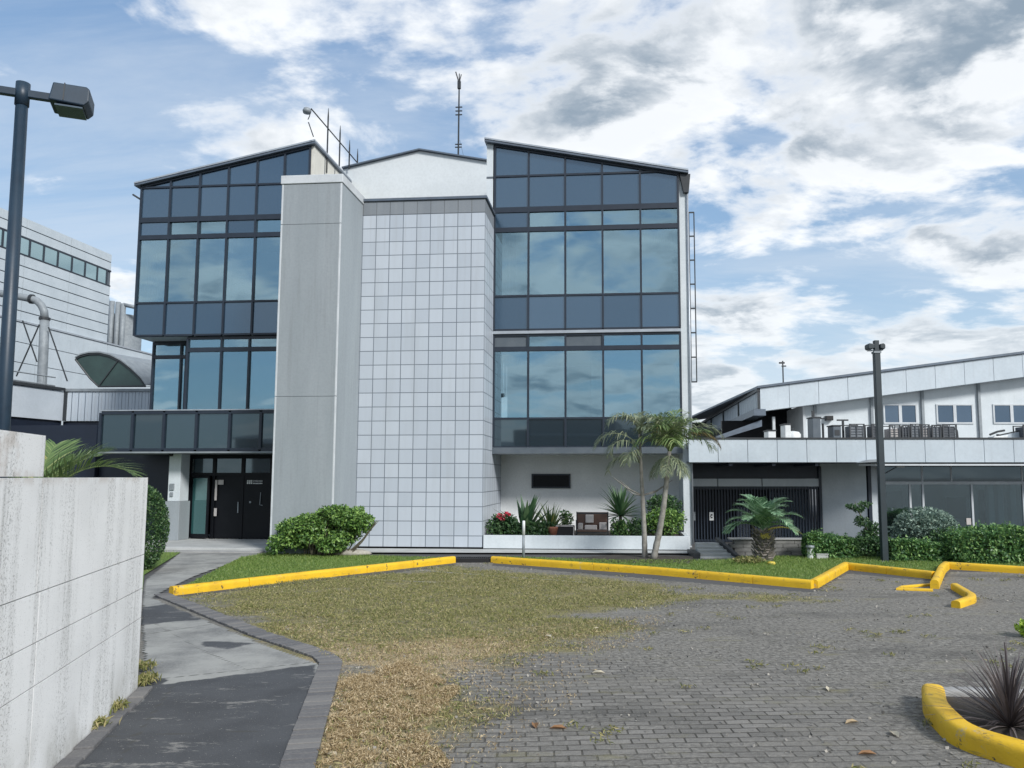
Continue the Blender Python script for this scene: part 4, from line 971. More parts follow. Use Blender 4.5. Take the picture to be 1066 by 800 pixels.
# leaning palm (right of the pair)
b1 = G(680,583.5); Yq = b1.y
t = thing('leaning_palm', (b1.x,b1.y,0), 'palm with pale leaning trunk and bushy crown with one browning frond', 'palm tree')
pts = trunkpath((b1.x,b1.y,0), [G(680,583.5), AT(686,556,Yq), AT(690.5,530,Yq), AT(693.5,505,Yq), AT(695.5,482,Yq), AT(697,470,Yq)])
ringtrunk(pts, .085, .05, M['trunk_pale'], t)
top = pts[-1]
for i, (az, el, L, dr) in enumerate(((175,85,1.25,1.5),(120,80,1.2,1.0),(60,80,1.15,1.0),(200,70,1.1,1.5),(20,75,1.1,1.1),(345,60,1.15,1.5),(150,70,1.1,1.7),(300,75,1.0,1.3),(240,75,1.0,1.6),(-8,62,1.55,2.2),(15,45,1.3,2.0),(190,50,1.05,2.1),(100,60,1.0,1.6),(270,60,.9,2.0))):
    frond(top+Vector((0,0,random.uniform(-.1,.1))), rad(az), rad(el), L*1.1, dr, .6, 26, M['frond'] if i % 3 else M['frond_grey'], t, .012, gap=.14, tipdroop=1.2, ragged=.25)
for i in range(10):
    frond(top+Vector((0,0,random.uniform(-.05,.1))), i*2.4, rad(random.uniform(45,88)), random.uniform(.85,1.1), random.uniform(.5,1.2), .55, 24, M['frond'] if i % 2 else M['frond_grey'], t, .012, gap=.14, tipdroop=.9, ragged=.25)
plab(frond(top+Vector((0,0,.0)), rad(-4), rad(52), 1.6, 2.25, .42, 40, M['frond_dry'], t, .013, gap=.35, tipdroop=1.2), 'browning frond hanging to the right')
for az, L in ((185,.8),(210,.75),(-30,.8),(-60,.75),(0,.7),(160,.75),(250,.7)):
    plab(frond(top+Vector((0,0,-.1)), rad(az), rad(-25), L, 1.1, .3, 20, M['frond_grey'], t, .011, gap=.2, tipdroop=1.4, ragged=.2), 'withered hanging frond')
# short stout palm on the right lawn
b2 = G(795,585); t = thing('stout_palm', (b2.x,b2.y,0), 'short stout date palm with rough dark trunk on the right lawn', 'palm tree')
Yh = b2.y
zt_ = AT(795,553,Yh).z
m = MB(); prof = []
for i in range(23):
    z = zt_*i/22; prof.append((.2*(1.08-.1*math.sin(z*3))*(1.12 if i % 2 else .95), z))
m.lathe(prof, 14); m.build('trunk', M['trunk'], t)
m = MB()
for i in range(60):
    a = i*2.4; z = .08+zt_*.95*i/60; d = Vector((math.cos(a),math.sin(a),0)); p = d*.19+Vector((0,0,z))
    m.prism([p+Vector((-d.y,d.x,0))*.05, p-Vector((-d.y,d.x,0))*.05, p+d*.1+Vector((0,0,.12))], d*.02+Vector((0,0,-.02)))
m.build('leaf_bases', M['trunk'], t)
m = MB(); q = AT(801,556,Yh)-Vector((b2.x,b2.y,0)); m.tube([(.1,0,.05),(.18,0,.3),(q.x+.04,-.05,.62)], [.1,.09,.06], 8); m.build('offshoot', M['trunk'], t)
top = Vector((0,0,zt_))
for i in range(26):
    az = i*2.39996; el = [80,66,52,38,24,72,45][i % 7]; L = random.uniform(.95,1.15)
    frond(top+Vector((0,0,.05)), az, rad(el), L, 1.5, .36, 34, M['frond_blue'], t, .013, gap=.12, tipdroop=.4, vee=.3, ragged=.08, curve=1.7)
for az in (-15,10,-100,-80):
    plab(frond(top+Vector((0,-.1,0)), rad(az), rad(20 if az > -50 else -20), .95 if az > -50 else .22, 1.1, .14, 20, M['frond_yel'], t, .012, gap=.15), 'yellowing frond')
# fronds rising behind the block wall
Yw = 10.5
b3 = AT(42,500,Yw); t = thing('low_palm', (b3.x-.1,b3.y,0), 'low palm behind the block wall with long arching green fronds', 'palm tree')
m = MB(); m.tube([(0,0,0),(0,0,.9),(.02,0,1.6)], [.2,.17,.12], 10); m.build('trunk', M['trunk'], t, smooth=True)
for az, el, L, dr, ln in ((5,62,1.6,1.75,0),(-12,38,1.75,1.95,0),(30,75,1.35,1.3,0),(150,75,1.3,1.0,0),(200,65,1.4,1.2,0),(100,80,1.2,.9,0),(60,70,1.3,1.2,0),(-60,55,1.0,1.5,0),(170,55,1.3,1.5,0),(245,60,1.0,1.4,0)):
    frond(Vector((.02,0,1.55)), rad(az), rad(el), L, dr, .66, 44, M['frond'], t, .011, gap=.2, tipdroop=.3, vee=.3)
# spiky grass on the island
c = G(1052,764); t = blades('spiky_grass', (c.x,c.y,.05), 190, .68, .009, M['spiky'], 'purple-grey spiky grass clump on the planting island', 'ornamental grass', (8,88), .55, seg=5)
c = G(1068,664); bush('lime_plant', (c.x+.06,c.y,.13), (.2,.2,.14), 160, .11, M['lime'], 'small lime-green leafy plant at the right edge of the photo', 'plant', lumps=3, stem=2)

# ------------------------------------------------------------------ hedges and shrubs on the right
def hedge(name, x0, x1, y0, y1, h, n, size, mat, label, rnd=.25, cat='hedge'):
    t_ = thing(name, ((x0+x1)/2,(y0+y1)/2,0), label, cat); cx_, cy_ = (x0+x1)/2, (y0+y1)/2
    W_, D_ = (x1-x0)/2, (y1-y0)/2; m = MB()
    P = R.random((n,3))*2-1; q = R.integers(0, 3, n); sgn = np.where(R.random(n) < .8, 1, .75)
    P[np.arange(n), q] = np.sign(P[np.arange(n), q])*sgn*R.uniform(.8,1,n)
    e_ = np.sum(np.abs(P)**5, 1)**.2; P /= np.maximum(e_, 1)[:,None]
    hh = h*(1+rnd*.5*(np.sin(P[:,0]*W_*2.6+n)+.6*np.sin(P[:,0]*W_*6.1+P[:,1]*3)))
    X = np.column_stack([P[:,0]*W_, P[:,1]*D_*(1+.12*np.sin(P[:,0]*W_*5)), (P[:,2]+1)/2*hh+.02])
    o = P/(np.linalg.norm(P, axis=1)[:,None]+1e-6); m.leaves(X, size*1.12, .62, .6, out=o)
    Q = (R.random((n//3,3))*2-1)*np.array([W_*.85,D_*.8,0]); Q[:,2] = R.random(n//3)*h*.85+.03; m.leaves(Q, size*1.4, .7, .4)
    for _ in range(int(W_*26)):
        xx, yy = random.uniform(-W_,W_)*.95, random.uniform(-D_,D_)*.8; k_ = random.randint(5,12); tz = random.uniform(.03,.2)
        zb = h*(1+rnd*.5*math.sin(xx*2.6+n)); m.leaves(np.column_stack([xx+R.normal(size=k_)*.035, yy+R.normal(size=k_)*.035, zb*.96+R.random(k_)*tz]), size, .5, .2)
    m.build('foliage', mat, t_)
    m = MB()
    for i in range(int(W_*8)+3):
        xx = random.uniform(-W_*.9,W_*.9); yy = random.uniform(-D_*.5,D_*.5); m.tube([(xx,yy,0),(xx+random.uniform(-.1,.1),yy,h*.8)], [.014,.006], 5)
    m.build('stems', M['stem'], t_); return t_
def hx(a, Y): return AT(a, 560, Y).x
hedge('hedge', hx(838,19.9), hx(893,19.9), 19.7, 20.35, .56, 4200, .075, M['leaf_hedge'], 'low loose hedge left of the lamp post, beside the white bollard light')
hedge('hedge', hx(890,20.2), hx(925,20.2), 20.0, 20.5, .45, 2000, .07, M['leaf_dark'], 'low dark hedge behind the lamp post')
hedge('hedge', hx(924,19.3), hx(984,19.3), 19.0, 19.65, .5, 4200, .08, M['leaf_hedge'], 'low light-leaved hedge in front of the grey-green round bush', .15)
hedge('hedge', hx(986,18.9), hx(1150,18.9), 18.55, 19.6, .82, 12500, .08, M['leaf_hedge'], 'tall bright-topped hedge at the right edge behind the yellow kerb', .16)
bush('round_bush', AT(963,551,20.6), (1.0,.75,.68), 9500, .085, M['leaf_grey'], 'large round grey-green bush right of the lamp post', 'bush', lumps=9, stem=8, spread=.5)
q = AT(985,565,19.9); bush('dark_shrub', (q.x,q.y,.4), (.5,.45,.42), 1800, .09, M['leaf_dark'], 'dark shrub filling the gap between the round bush and the right hedge', 'bush', lumps=5, stem=4)
# slender climbing plant by the white wall
c0_ = AT(897,566,20.9); t = thing('sapling', (c0_.x,c0_.y,0), 'slender dark sapling with drooping top against the white wall', 'sapling')
m = MB(); st = [AT(x,y,20.9)-Vector((c0_.x,c0_.y,0)) for x, y in ((906,574),(904,556),(898,542),(893,530),(890,523))]; st[0].z = 0
k_ = MB(); k_.tube(st, [.03,.025,.02,.014,.008], 6); k_.build('trunk', M['stem'], t)
for x, y, rx, rz, n in ((908,555,.26,.32,500),(903,561,.3,.25,450),(897,543,.2,.16,200),(893,530,.2,.1,150),(901,525,.2,.08,120),(886,527,.16,.07,80)):
    p, o = ell(tuple(AT(x,y,20.9)-Vector((c0_.x,c0_.y,0))), (rx,.2,rz), n, .4); m.leaves(p, .11, .32, .0, out=o)
m.build('foliage', M['leaf_dark'], t)
# bollard light, white box, yellow fruit
c = G(844,583); t = thing('bollard_light', (c.x,c.y,0), 'short white cylindrical garden light on the lawn beside the low hedge', 'garden light')
m = MB(); m.lathe([(.1,0),(.1,.03),(.085,.035),(.085,.3),(.095,.305)], 18); m.build('body', M['whitepaint'], t, smooth=False)
m = MB(); m.lathe([(.11,.307),(.115,.33),(.1,.37),(.0,.385)], 18); m.build('cap', M['steel'], t)
c = G(855,583); t = thing('junction_box', (c.x,c.y,0), 'small pale ground box right of the white garden light', 'box')
m = MB(); m.box(-.15,.15,-.1,.1,0,.13); m.build('body', M['conc_lt'], t, bevel=.02)
m = MB(); m.box(-.16,.16,-.11,.11,.132,.16); m.build('lid', M['conc_lt'], t, bevel=.01)
c = G(803,589); m = MB(); m.lathe([(.01,0),(.07,.015),(.09,.05),(.065,.09),(.01,.1)], 12); m.v = [tuple(Vector((x*1.2,y,z))+c) for x, y, z in m.v]
tag(m.build('fruit', pm('yellow_fruit', (.6,.48,.08), (.5,.38,.05), 9, .6), smooth=True), 'single yellow fruit lying on the lawn right of the stout palm', 'fruit')
q = G(782,589); bush('ground_plant', (q.x,q.y,.14), (.42,.2,.1), 260, .08, M['oliveblade'], 'straggly olive ground plant at the foot of the stout palm', 'plant', lumps=4, stem=0)

# ------------------------------------------------------------------ lamp posts
c = G(921,586); Yl = c.y; zt_ = AT(913.5,367,Yl).z
t = thing('street_lamp', (c.x,c.y,0), 'dark grey lamp post with two round-nosed heads between the hedges', 'street lamp')
m = MB(); m.box(-.075,.075,-.075,.075,0,zt_); m.build('pole', M['polegr'], t, bevel=.012)
m = MB(); m.box(-.13,.13,-.13,.13,0,.05); m.build('base_plate', M['polegr'], t, bevel=.01)
m = MB(); m.box(-.09,.09,-.09,.09,zt_-.03,zt_+.02); m.build('collar', M['steel'], t)
m = MB(); m.box(-.06,.06,-.06,.06,zt_+.02,zt_+.3); m.build('pole_cap', M['polegr'], t, bevel=.01)
for s_ in (1,-1):
    m = MB(); L_ = .2 if s_ > 0 else .24
    m.prism([(s_*.065,-.1,zt_+.09),(s_*(L_-.03),-.1,zt_+.06),(s_*L_,-.1,zt_+.1),(s_*L_,-.1,zt_+.19),(s_*(L_-.04),-.1,zt_+.22),(s_*.065,-.1,zt_+.2)], (0,.24,0)); h_ = m.build('lamp_head', M['polegr'], t, bevel=.02)
    m = MB(); m.box(min(s_*.08,s_*(L_-.05)),max(s_*.08,s_*(L_-.05)),-.07,.11,zt_+.04,zt_+.056); m.build('lens', M['lampglass'], h_)
Yk = 8.2
a, b_ = AT(23,105,Yk), AT(3.5,470,Yk)
t = thing('street_lamp', (a.x,Yk,0), 'tall dark blue lamp post with box floodlights at the left edge', 'street lamp')
zt_ = AT(23,87,Yk).z
m = MB(); m.tube([(b_.x-a.x-.0,0,0),(0,0,zt_-.22)], [.076,.06], 16); m.build('pole', M['polebl'], t, smooth=True)
m = MB(); m.tube([(0,0,zt_-.26),(0,0,zt_)], .07, 16); m.build('collar', M['polebl'], t, smooth=True)
rot = Matrix.Rotation(rad(21),4,'Z')
zA = AT(24,98,Yk).z
m = MB(); m.box(-.5,.3,-.035,.035,zA-.04,zA+.045,rot); m.build('arm', M['polebl'], t, bevel=.008)
for s_ in (1,-1):
    Mx = rot @ Matrix.Translation((s_*.28,0,zA)) @ (Matrix.Rotation(math.pi,4,'Z') if s_ < 0 else Matrix.Identity(4)) @ Matrix.Rotation(rad(-8),4,'X')
    m = MB(); pr_ = [(0,-.15,-.1),(.34,-.15,-.12),(.39,-.15,-.06),(.39,-.15,.09),(.36,-.15,.12),(.03,-.15,.12)]
    m.prism(pr_, (0,.3,0)); m.v = [tuple(Mx @ Vector(p)) for p in m.v]
    h_ = m.build('floodlight', M['polebl'], t, bevel=.014)
    m = MB(); m.box(.06,.33,-.12,.12,-.145,-.125,Mx); m.build('lens', M['lampglass'], h_)
    m = MB(); m.box(.14,.15,-.156,.156,-.09,.125,Mx); m.build('seam', M['darkmetal'], h_)

# ------------------------------------------------------------------ roof things on the office
rt = LW(-5.95,3,12.6)
t = thing('aerial_rack', tuple(LW(-5.95,1.4,12.6)), 'row of thin aerial poles with a long rail on the left roof edge', 'aerial', rz=-TH)
r0, r1 = B(324,113.5,1.2), B(374,172,5.6)
def rl(p): return (p.x+5.95, p.y-1.4, p.z-12.6)
m = MB(); m.tube([rl(r0), rl(r1)], .022, 6); m.build('rail', M['darkmetal'], t)
for (x, y0, y1, v) in ((341,113,180,2.65),(354,131,178,3.85),(364.3,146,176,4.75),(373,155,172,5.6)):
    a, b_ = B(x,y0,v), B(x-1,y1,v); m = MB(); m.tube([rl(b_), rl(Vector((b_.x,b_.y,a.z-.3))), rl(Vector((b_.x,b_.y,a.z)))], [.028,.028,.008], 6); m.build('pole', M['darkmetal'], t)
t2 = thing('roof_floodlight', tuple(LW(r0.x,r0.y,r0.z)), 'round floodlight hanging from the end of the aerial rail', 'floodlight', rz=-TH)
m = MB(); m.lathe([(.03,-.1),(.12,-.08),(.14,0),(.1,.08),(.03,.1)], 16, (-.14,0,-.06)); m.build('head', M['steel'], t2, smooth=True)
m = MB(); m.tube([(0,0,0),(-.05,0,-.25),(-.1,0,-.36)], .015, 5).tube([(-.08,0,-.45),(.06,.1,-.9)], .018, 5); m.build('bracket', M['darkmetal'], t2)
q0, q1 = B(477,168,6.0), B(476.5,77,6.0)
t = thing('roof_mast', tuple(LW(q0.x,6.0,q0.z-.3)), 'thin radio mast with small brackets above the white gable', 'mast', rz=-TH)
H_ = q1.z-q0.z+.3
m = MB(); m.tube([(0,0,0),(0,0,H_*.75),(0,0,H_)], [.035,.03,.018], 6); m.build('pole', M['darkmetal'], t)
for f in (.22,.25,.56,.6,.64):
    m = MB(); m.box(-.13,.13,-.02,.02,H_*f,H_*f+.035); m.build('antenna_bracket', M['darkmetal'], t)
m = MB(); m.box(-.06,.06,-.05,.05,H_*.84,H_*.92).tube([(0,0,H_*.9),(-.14,0,H_*1.02)], .025, 5).tube([(0,0,H_*.9),(.08,0,H_*.99)], .02, 5); m.build('antenna_bracket', M['darkmetal'], t)
m = MB(); m.tube([(.05,0,H_*.3),(.3,0,.1)], .006, 4); m.build('guy_wire', M['darkmetal'], t)
a = B(141,205,1.6); t = thing('wall_bracket', tuple(LW(a.x+.18,V,a.z)), 'short dark stub projecting from the top left corner of the glass wing', 'bracket', rz=-TH)
m = MB(); m.tube([(0,.1,-.1),(-.28,0,.08)], .03, 6).box(-.02,.06,.05,.15,-.16,-.04); m.build('arm', M['darkmetal'], t)

# ------------------------------------------------------------------ right building
Yf, Yw, Yg, Yq = 22.9, 30.0, 25.0, 24.0
RB = thing('low_building', (8,25,0), 'long low white building on the right with roof deck parapet and sloping hall behind', 'building')
def rb(m, name, mat, lab=None, **kw):
    m.v = [(x-8, y-25, z) for x, y, z in m.v]; o = m.build(name, mat, RB, **kw)
    if lab: plab(o, lab)
    return o
XR = 26.0
xf0 = AT(716.8,470,Yf).x; zf1, zf0 = AT(900,457.5,Yf).z, AT(900,481.5,Yf).z
m = MB(); xx = xf0; pw = .88
while xx < XR: m.box(xx+.006, min(xx+pw,XR)-.006, Yf, Yf+.12, zf0, zf1); xx += pw
rb(m, 'parapet', M['white_panel'], 'white panelled parapet of the roof deck', bevel=.006)
m = MB(); m.box(xf0,XR,Yf-.03,Yf+.16,zf1+.003,zf1+.05); rb(m, 'parapet_coping', M['darkmetal'])
m = MB(); m.box(AT(894,480,Yf).x,XR,Yf-.06,Yf+.1,zf0-.1,zf0-.05); rb(m, 'gutter', M['pier_light'])
m = MB(); m.box(xf0,XR,Yf+.13,Yw+.2,zf1-.25,zf1-.1); rb(m, 'roof_deck', M['conc'])
m = MB(); m.box(xf0,XR,Yf+.02,Yg+.4,zf0-.01,zf0+.03); rb(m, 'canopy_soffit', M['frame_grey'], 'dark canopy underside over the gate')
m = MB()
for a in (760,805,850): 
    x = AT(a,490,Yf).x; m.box(x,x+.1,Yf+.1,Yg,zf0-.1,zf0-.012)
rb(m, 'canopy_beam', M['frame'])
m = MB(); p = AT(894,479,Yf); m.prism([(p.x-.1,Yf-.3,zf0-.02),(p.x+.6,Yf-.3,zf0+.02),(p.x+.6,Yf-.3,zf0+.09),(p.x+.2,Yf-.3,zf0+.07)], (0,.28,0)); rb(m, 'canopy_tip', M['steel'])
# gate wall
xa, xb = AT(716,530,Yg).x, AT(853,530,Yg).x
zg, zw0, zw1 = 0.0, AT(780,506.5,Yg).z, AT(780,498.5,Yg).z
m = MB(); m.box(xa,xb,Yg+.02,Yg+.3,zw1,zf0-.012); rb(m, 'dark_fascia', M['frame'])
m = MB()
for a, b_ in ((716,746.5),(747.5,792.5),(793.5,853)): m.box(AT(a,500,Yg).x,AT(b_,500,Yg).x,Yg-.03,Yg+.25,zw0,zw1-.004)
rb(m, 'lintel', M['white'])
m = MB(); m.box(xa,xb,Yg+1.2,Yg+1.4,0,zw0+.3); rb(m, 'gate_backing', M['frame'])
m = MB(); n = 44
for i in range(n):
    x = xa+(xb-xa)*(i+.5)/n; m.box(x-.02,x+.02,Yg,Yg+.07,.05,zw0-.01)
m.box(xa,xb,Yg+.02,Yg+.08,.02,.1).box(xa,xb,Yg+.02,Yg+.08,zw0-.1,zw0-.004)
gt = rb(m, 'slatted_gate', M['frame'], 'dark gate of upright slats')
m = MB()
for a, b_ in ((770,783),(789,801),(805,818)): m.box(AT(a,530,Yg).x,AT(b_,530,Yg).x,Yg+.5,Yg+.55,.05,1.1)
rb(m, 'white_door', M['white_panel'], 'white door panels glimpsed behind the gate slats')
m = MB(); m.box(AT(806,530,Yg).x,xb-.1,Yg+.6,Yg+.65,.05,zw0-.05); rb(m, 'glazed_backing', pm('blue_blind', (.25,.33,.4), (.2,.27,.33), 2, .5), 'bluish glazed part behind the gate slats')
def plate(a, b_, y0, y1, mat, name, lab):
    m = MB(); p, q = AT(a,y0,Yg-.03), AT(b_,y1,Yg-.03); m.box(p.x,q.x,Yg-.03,Yg-.005,q.z,p.z); return rb(m, name, mat, lab), p, q
o_, p, q = plate(738.5,743,533.5,542,M['whitepaint'],'gate_sign','small white sign with dark mark on the gate')
m = MB(); cxm = (p.x+q.x)/2; m.box(cxm-.03,cxm+.03,Yg-.038,Yg-.032,q.z+.15,q.z+.2).box(cxm-.03,cxm+.03,Yg-.038,Yg-.032,q.z+.07,q.z+.11).box(cxm-.04,cxm-.02,Yg-.038,Yg-.032,q.z+.11,q.z+.15)
m.v = [(x-8, y-25, z) for x, y, z in m.v]; s_ = m.build('sign_mark', M['black'], o_); 
plate(716,724,533,542,M['steel'],'meter_box','grey meter box on the gate')
# white wall, corner posts, glazed front
xw0, xw1 = AT(853,530,Yg).x+.05, AT(903,530,Yq).x
m = MB(); m.prism([(xw0,Yg,0),(xw1,Yq,0),(xw1+.05,Yq+.4,0),(xw0,Yg+.4,0)], (0,0,zf0-.012)); rb(m, 'flank_wall', M['white'])
for a, w_ in ((904,.1),(915.5,.1)):
    m = MB(); x = AT(a,530,Yq).x; m.box(x,x+w_,Yq-.06,Yq+.1,0,zf0-.012); rb(m, 'corner_post', M['frame'])
m = MB(); m.box(AT(853.5,530,Yg).x-.02,AT(853.5,530,Yg).x+.06,Yg-.06,Yg-.003,0,zf0-.1)
rb(m, 'corner_post', M['frame'])
m = MB(); m.box(xw1+.12,AT(915.5,530,Yq).x-.01,Yq,Yq+.2,0,zf0-.012); rb(m, 'white_strip', M['white'])
gx = [AT(a,530,Yq).x for a in (919,948,961.5,1012.5,1066,1115,1160)]
zt_ = AT(1000,503,Yq).z
gm = MB()
for x in gx: gm.box(x-.03,x+.03,Yq-.02,Yq+.06,.0,zt_-.045)
gm.box(gx[0],gx[-1],Yq-.05,Yq+.08,zt_-.045,zt_+.045)
for x in (gx[0],gx[2],AT(990,490,Yq).x,gx[4],gx[-1]): gm.box(x-.025,x+.025,Yq,Yq+.05,zt_+.046,zf0-.012)
gf = rb(gm, 'shopfront_frame', M['pier_light'], 'pale metal frame of the glazed front')
for a, b_ in zip(gx[:-1], gx[1:]):
    m = MB(); m.box(a+.03,b_-.03,Yq+.01,Yq+.022,.02,zt_-.045); m.v = [(x-8,y-25,z) for x, y, z in m.v]; m.build('pane', M['glass_clear'], gf)
m = MB(); m.box(gx[0],gx[-1],Yq+.01,Yq+.022,zt_+.046,zf0-.015); m.v = [(x-8,y-25,z) for x, y, z in m.v]; m.build('transom_pane', M['glass3'], gf)
# interior behind the glass
grey_in = pm('interior_grey', (.3,.36,.39), (.24,.29,.32), 1, .8)
m = MB(); m.box(gx[0]-.3,gx[-1],Yq+4,Yq+4.2,0,zf0); rb(m, 'indoor_wall', grey_in)
m = MB(); m.box(gx[0]-.3,gx[-1],Yq+.1,Yq+4,.01,.05); rb(m, 'indoor_floor', grey_in)
m = MB(); m.box(gx[0]-.3,gx[0]-.15,Yq+.3,Yq+4,0,zf0-.05); rb(m, 'partition', grey_in)
m = MB()
for a in (1030,1040,1053): x = AT(a,520,Yq+.8).x; m.box(x-.09,x+.09,Yq+.7,Yq+.9,.05,zf0-.05)
rb(m, 'indoor_column', M['white'])
m = MB()
for a, b_, y0 in ((923,940,512),(985,1006,518),(1020,1030,510)):
    m.box(AT(a,530,Yq+2).x,AT(b_,530,Yq+2).x,Yq+2,Yq+2.1,.05,AT(a,y0,Yq+2).z)
rb(m, 'indoor_door', M['blackdoor'])
m = MB(); m.box(AT(962,530,Yq+2.5).x,AT(982,530,Yq+2.5).x,Yq+2.5,Yq+2.6,.05,1.9); rb(m, 'indoor_panel', M['pier'])
m = MB(); p = AT(1009,543,Yq); m.box(p.x-.09,p.x+.05,Yq-.012,Yq-.006,p.z-.1,p.z+.1); rb(m, 'window_notice', M['paper'])
p = AT(937,485,Yq-.8); q = AT(922,493,Yq-.1)
m = MB(); m.tube([(q.x,Yq-.05,q.z),(p.x-.05,Yq-.75,p.z-.02)], .02, 6); br_ = rb(m, 'camera_arm', M['steel'])
m = MB(); m.box(p.x-.1,p.x+.12,Yq-.86,Yq-.74,p.z-.06,p.z+.06); m.v = [(x-8,y-25,z) for x, y, z in m.v]; m.build('security_camera', M['whitepaint'], br_, bevel=.015)
# upper hall
def hz(a, y, Y): return AT(a, y, Y)
tl, tr = AT(791,404.5,Yw-.6), AT(1066,368.5,Yw-.6); sl = (tr.z-tl.z)/(tr.x-tl.x)
def htop(x): return tl.z+sl*(x-tl.x)
fd = tl.z-AT(791,428.5,Yw-.6).z
x0, x1 = tl.x, XR+6
xw = AT(838,440,Yw).x
m = MB(); m.prism([(xw,Yw,zf1-.5),(x1,Yw,zf1-.5),(x1,Yw,htop(x1)-fd+.05),(xw,Yw,htop(xw)-fd+.05)], (0,18,0)); rb(m, 'hall_wall', M['white'], 'white upper hall wall')
m = MB(); xx = x0
while xx < x1:
    e_ = min(xx+1.13, x1); m.prism([(xx+.008,Yw-.6,htop(xx)-fd),(e_-.008,Yw-.6,htop(e_)-fd),(e_-.008,Yw-.6,htop(e_)),(xx+.008,Yw-.6,htop(xx))], (0,.55,0)); xx += 1.13
rb(m, 'hall_fascia', M['white_panel'], 'sloping white fascia panels of the hall roof')
m = MB(); m.prism([(x0-.1,Yw-.68,htop(x0)+.003),(x1,Yw-.68,htop(x1)+.003),(x1,Yw-.68,htop(x1)+.09),(x0-.1,Yw-.68,htop(x0)+.09)], (0,18.6,0)); rb(m, 'hall_roof', M['roof'])
for a in (848,907,960,1019,1100):
    m = MB(); x = AT(a,430,Yw).x; m.box(x-.05,x+.05,Yw-.1,Yw-.003,zf1-.5,htop(x)-fd-.0); rb(m, 'hall_downpipe', M['steel'])
for a, b_ in ((919,955),(974,1013.5),(1033,1073),(1092,1130)):
    p, q = AT(a,421,Yw), AT(b_,441.5,Yw); mid_ = (p.x+q.x)/2; m = MB()
    m.box(p.x,q.x,Yw-.04,Yw+.05,q.z,q.z+.06).box(p.x,q.x,Yw-.04,Yw+.05,p.z-.05,p.z)
    for x in (p.x,mid_-.06,q.x-.06): m.box(x,x+(.12 if x == mid_-.06 else .06),Yw-.038,Yw+.05,q.z+.06,p.z-.05)
    w_ = rb(m, 'hall_window', M['pier_light'])
    for u0, u1 in ((p.x+.06,mid_-.06),(mid_+.06,q.x-.06)):
        m = MB(); m.box(u0,u1,Yw-.01,Yw+.005,q.z+.06,p.z-.05); m.v = [(x-8,y-25,z) for x, y, z in m.v]; m.build('pane', glassm('hall_glass', .12, (.6,.75,.95), (.02,.045,.075), .08) if 'hall_glass' not in M else M['hall_glass'], w_)
# receding left side: eaves strip, louvres, dark open bay
zE = AT(731,439,48).z; bx = AT(731,439,48).x
dxs = Vector((bx-x0, 48-(Yw-.6), 0))
zl0 = htop(x0)-fd
m = MB(); m.prism([(x0,Yw-.04,zl0+.1),(x0+dxs.x,48,zl0+.1),(x0+dxs.x,48,htop(x0)-.05),(x0,Yw-.04,htop(x0)-.05)], (.25,0,0)); rb(m, 'side_cladding', ribm('side_ribs', (.3,.35,.4), (.25,.3,.34), .5, 1), 'grey ribbed side under the hall eaves')
m = MB(); m.prism([(x0-.12,Yw-.6,htop(x0)-.12),(x0-.12+dxs.x,48,htop(x0)-.12),(x0-.12+dxs.x,48,htop(x0)+.0),(x0-.12,Yw-.6,htop(x0)+.0)], (.1,0,0)); rb(m, 'eaves_gutter', M['darkmetal'])
m = MB(); m.prism([(x0-.25,Yw-.62,zl0-.16),(x0-.25+dxs.x,48,zl0-.16),(x0-.25+dxs.x,48,zl0+.09),(x0-.25,Yw-.62,zl0+.09)], (.45,0,0)); rb(m, 'eaves_band', M['roof'])
m = MB()
for f in (.25,.5,.75,.0): x = x0-.02+dxs.x*f; y = Yw-.6+dxs.y*f; m.box(x-.06,x-.0,y,y+.12,zl0+.1,htop(x0)-.13)
rb(m, 'side_mullion', M['darkmetal'])
m = MB(); bl_ = AT(757,440,Yw+1).x; m.prism([(bl_,Yw+2,zf1-.5),(xw+.1,Yw+2,zf1-.5),(xw+.1,Yw+2,htop(xw)-.1),(x0+.4,Yw+2,htop(x0+.4)-.1),(x0+.3,Yw+2,zl0-.17),(bl_,Yw+2,zl0-.17)], (0,.2,0)); rb(m, 'bay_back', M['blackdoor'], 'dark open bay under the hall eaves')
m = MB(); m.box(xw-.1,xw,Yw-.1,Yw+2,zf1-.5,htop(xw)-fd); rb(m, 'bay_post', M['pier_light']); m = MB()
for a in (805,): x = AT(a,440,Yw).x; m.box(x-.05,x+.05,Yw-.1,Yw+.0,zf1-.5,zl0-.17)
rb(m, 'bay_post', M['pier_light'])
m = MB(); p, q = AT(745,456,Yw), AT(793,432,Yw-.3); m.prism([(p.x,Yw-.3,p.z-.1),(q.x,Yw-.3,q.z-.45),(q.x,Yw-.3,q.z-.2),(p.x,Yw-.3,p.z+.05)], (0,.3,0)); rb(m, 'ramp_roof', M['roof'], 'sloping grey lean-to edge left of the bay')
m = MB(); p = AT(725,452,40); m.box(AT(712,450,40).x,AT(745,450,40).x,40,46,0,AT(725,446,40).z); rb(m, 'distant_block', M['frame_grey'], 'dark flat block glimpsed behind the deck')
m = MB(); p = AT(728,440,46); q = AT(712,446,46); m.prism([(q.x-1,46,q.z),(p.x+.5,46,p.z-.2),(p.x+.5,46,p.z),(q.x-1,46,q.z+.35)], (0,5,0)); rb(m, 'distant_roof', M['roof'])
# roof aerial
p, q = AT(815.5,402,Yw+3), AT(815,376,Yw+3); t = thing('roof_aerial', (p.x,p.y,p.z-.3), 'lone thin aerial pole on the hall roof left of the lamp post', 'aerial')
m = MB(); m.tube([(0,0,0),(0,0,q.z-p.z+.3)], .03, 6); m.build('pole', M['darkmetal'], t)
m = MB(); h_ = q.z-p.z+.3; m.box(-.16,.08,-.03,.03,h_-.12,h_-.05).box(-.05,.14,-.03,.03,h_-.25,h_-.2); m.build('head', M['darkmetal'], t)

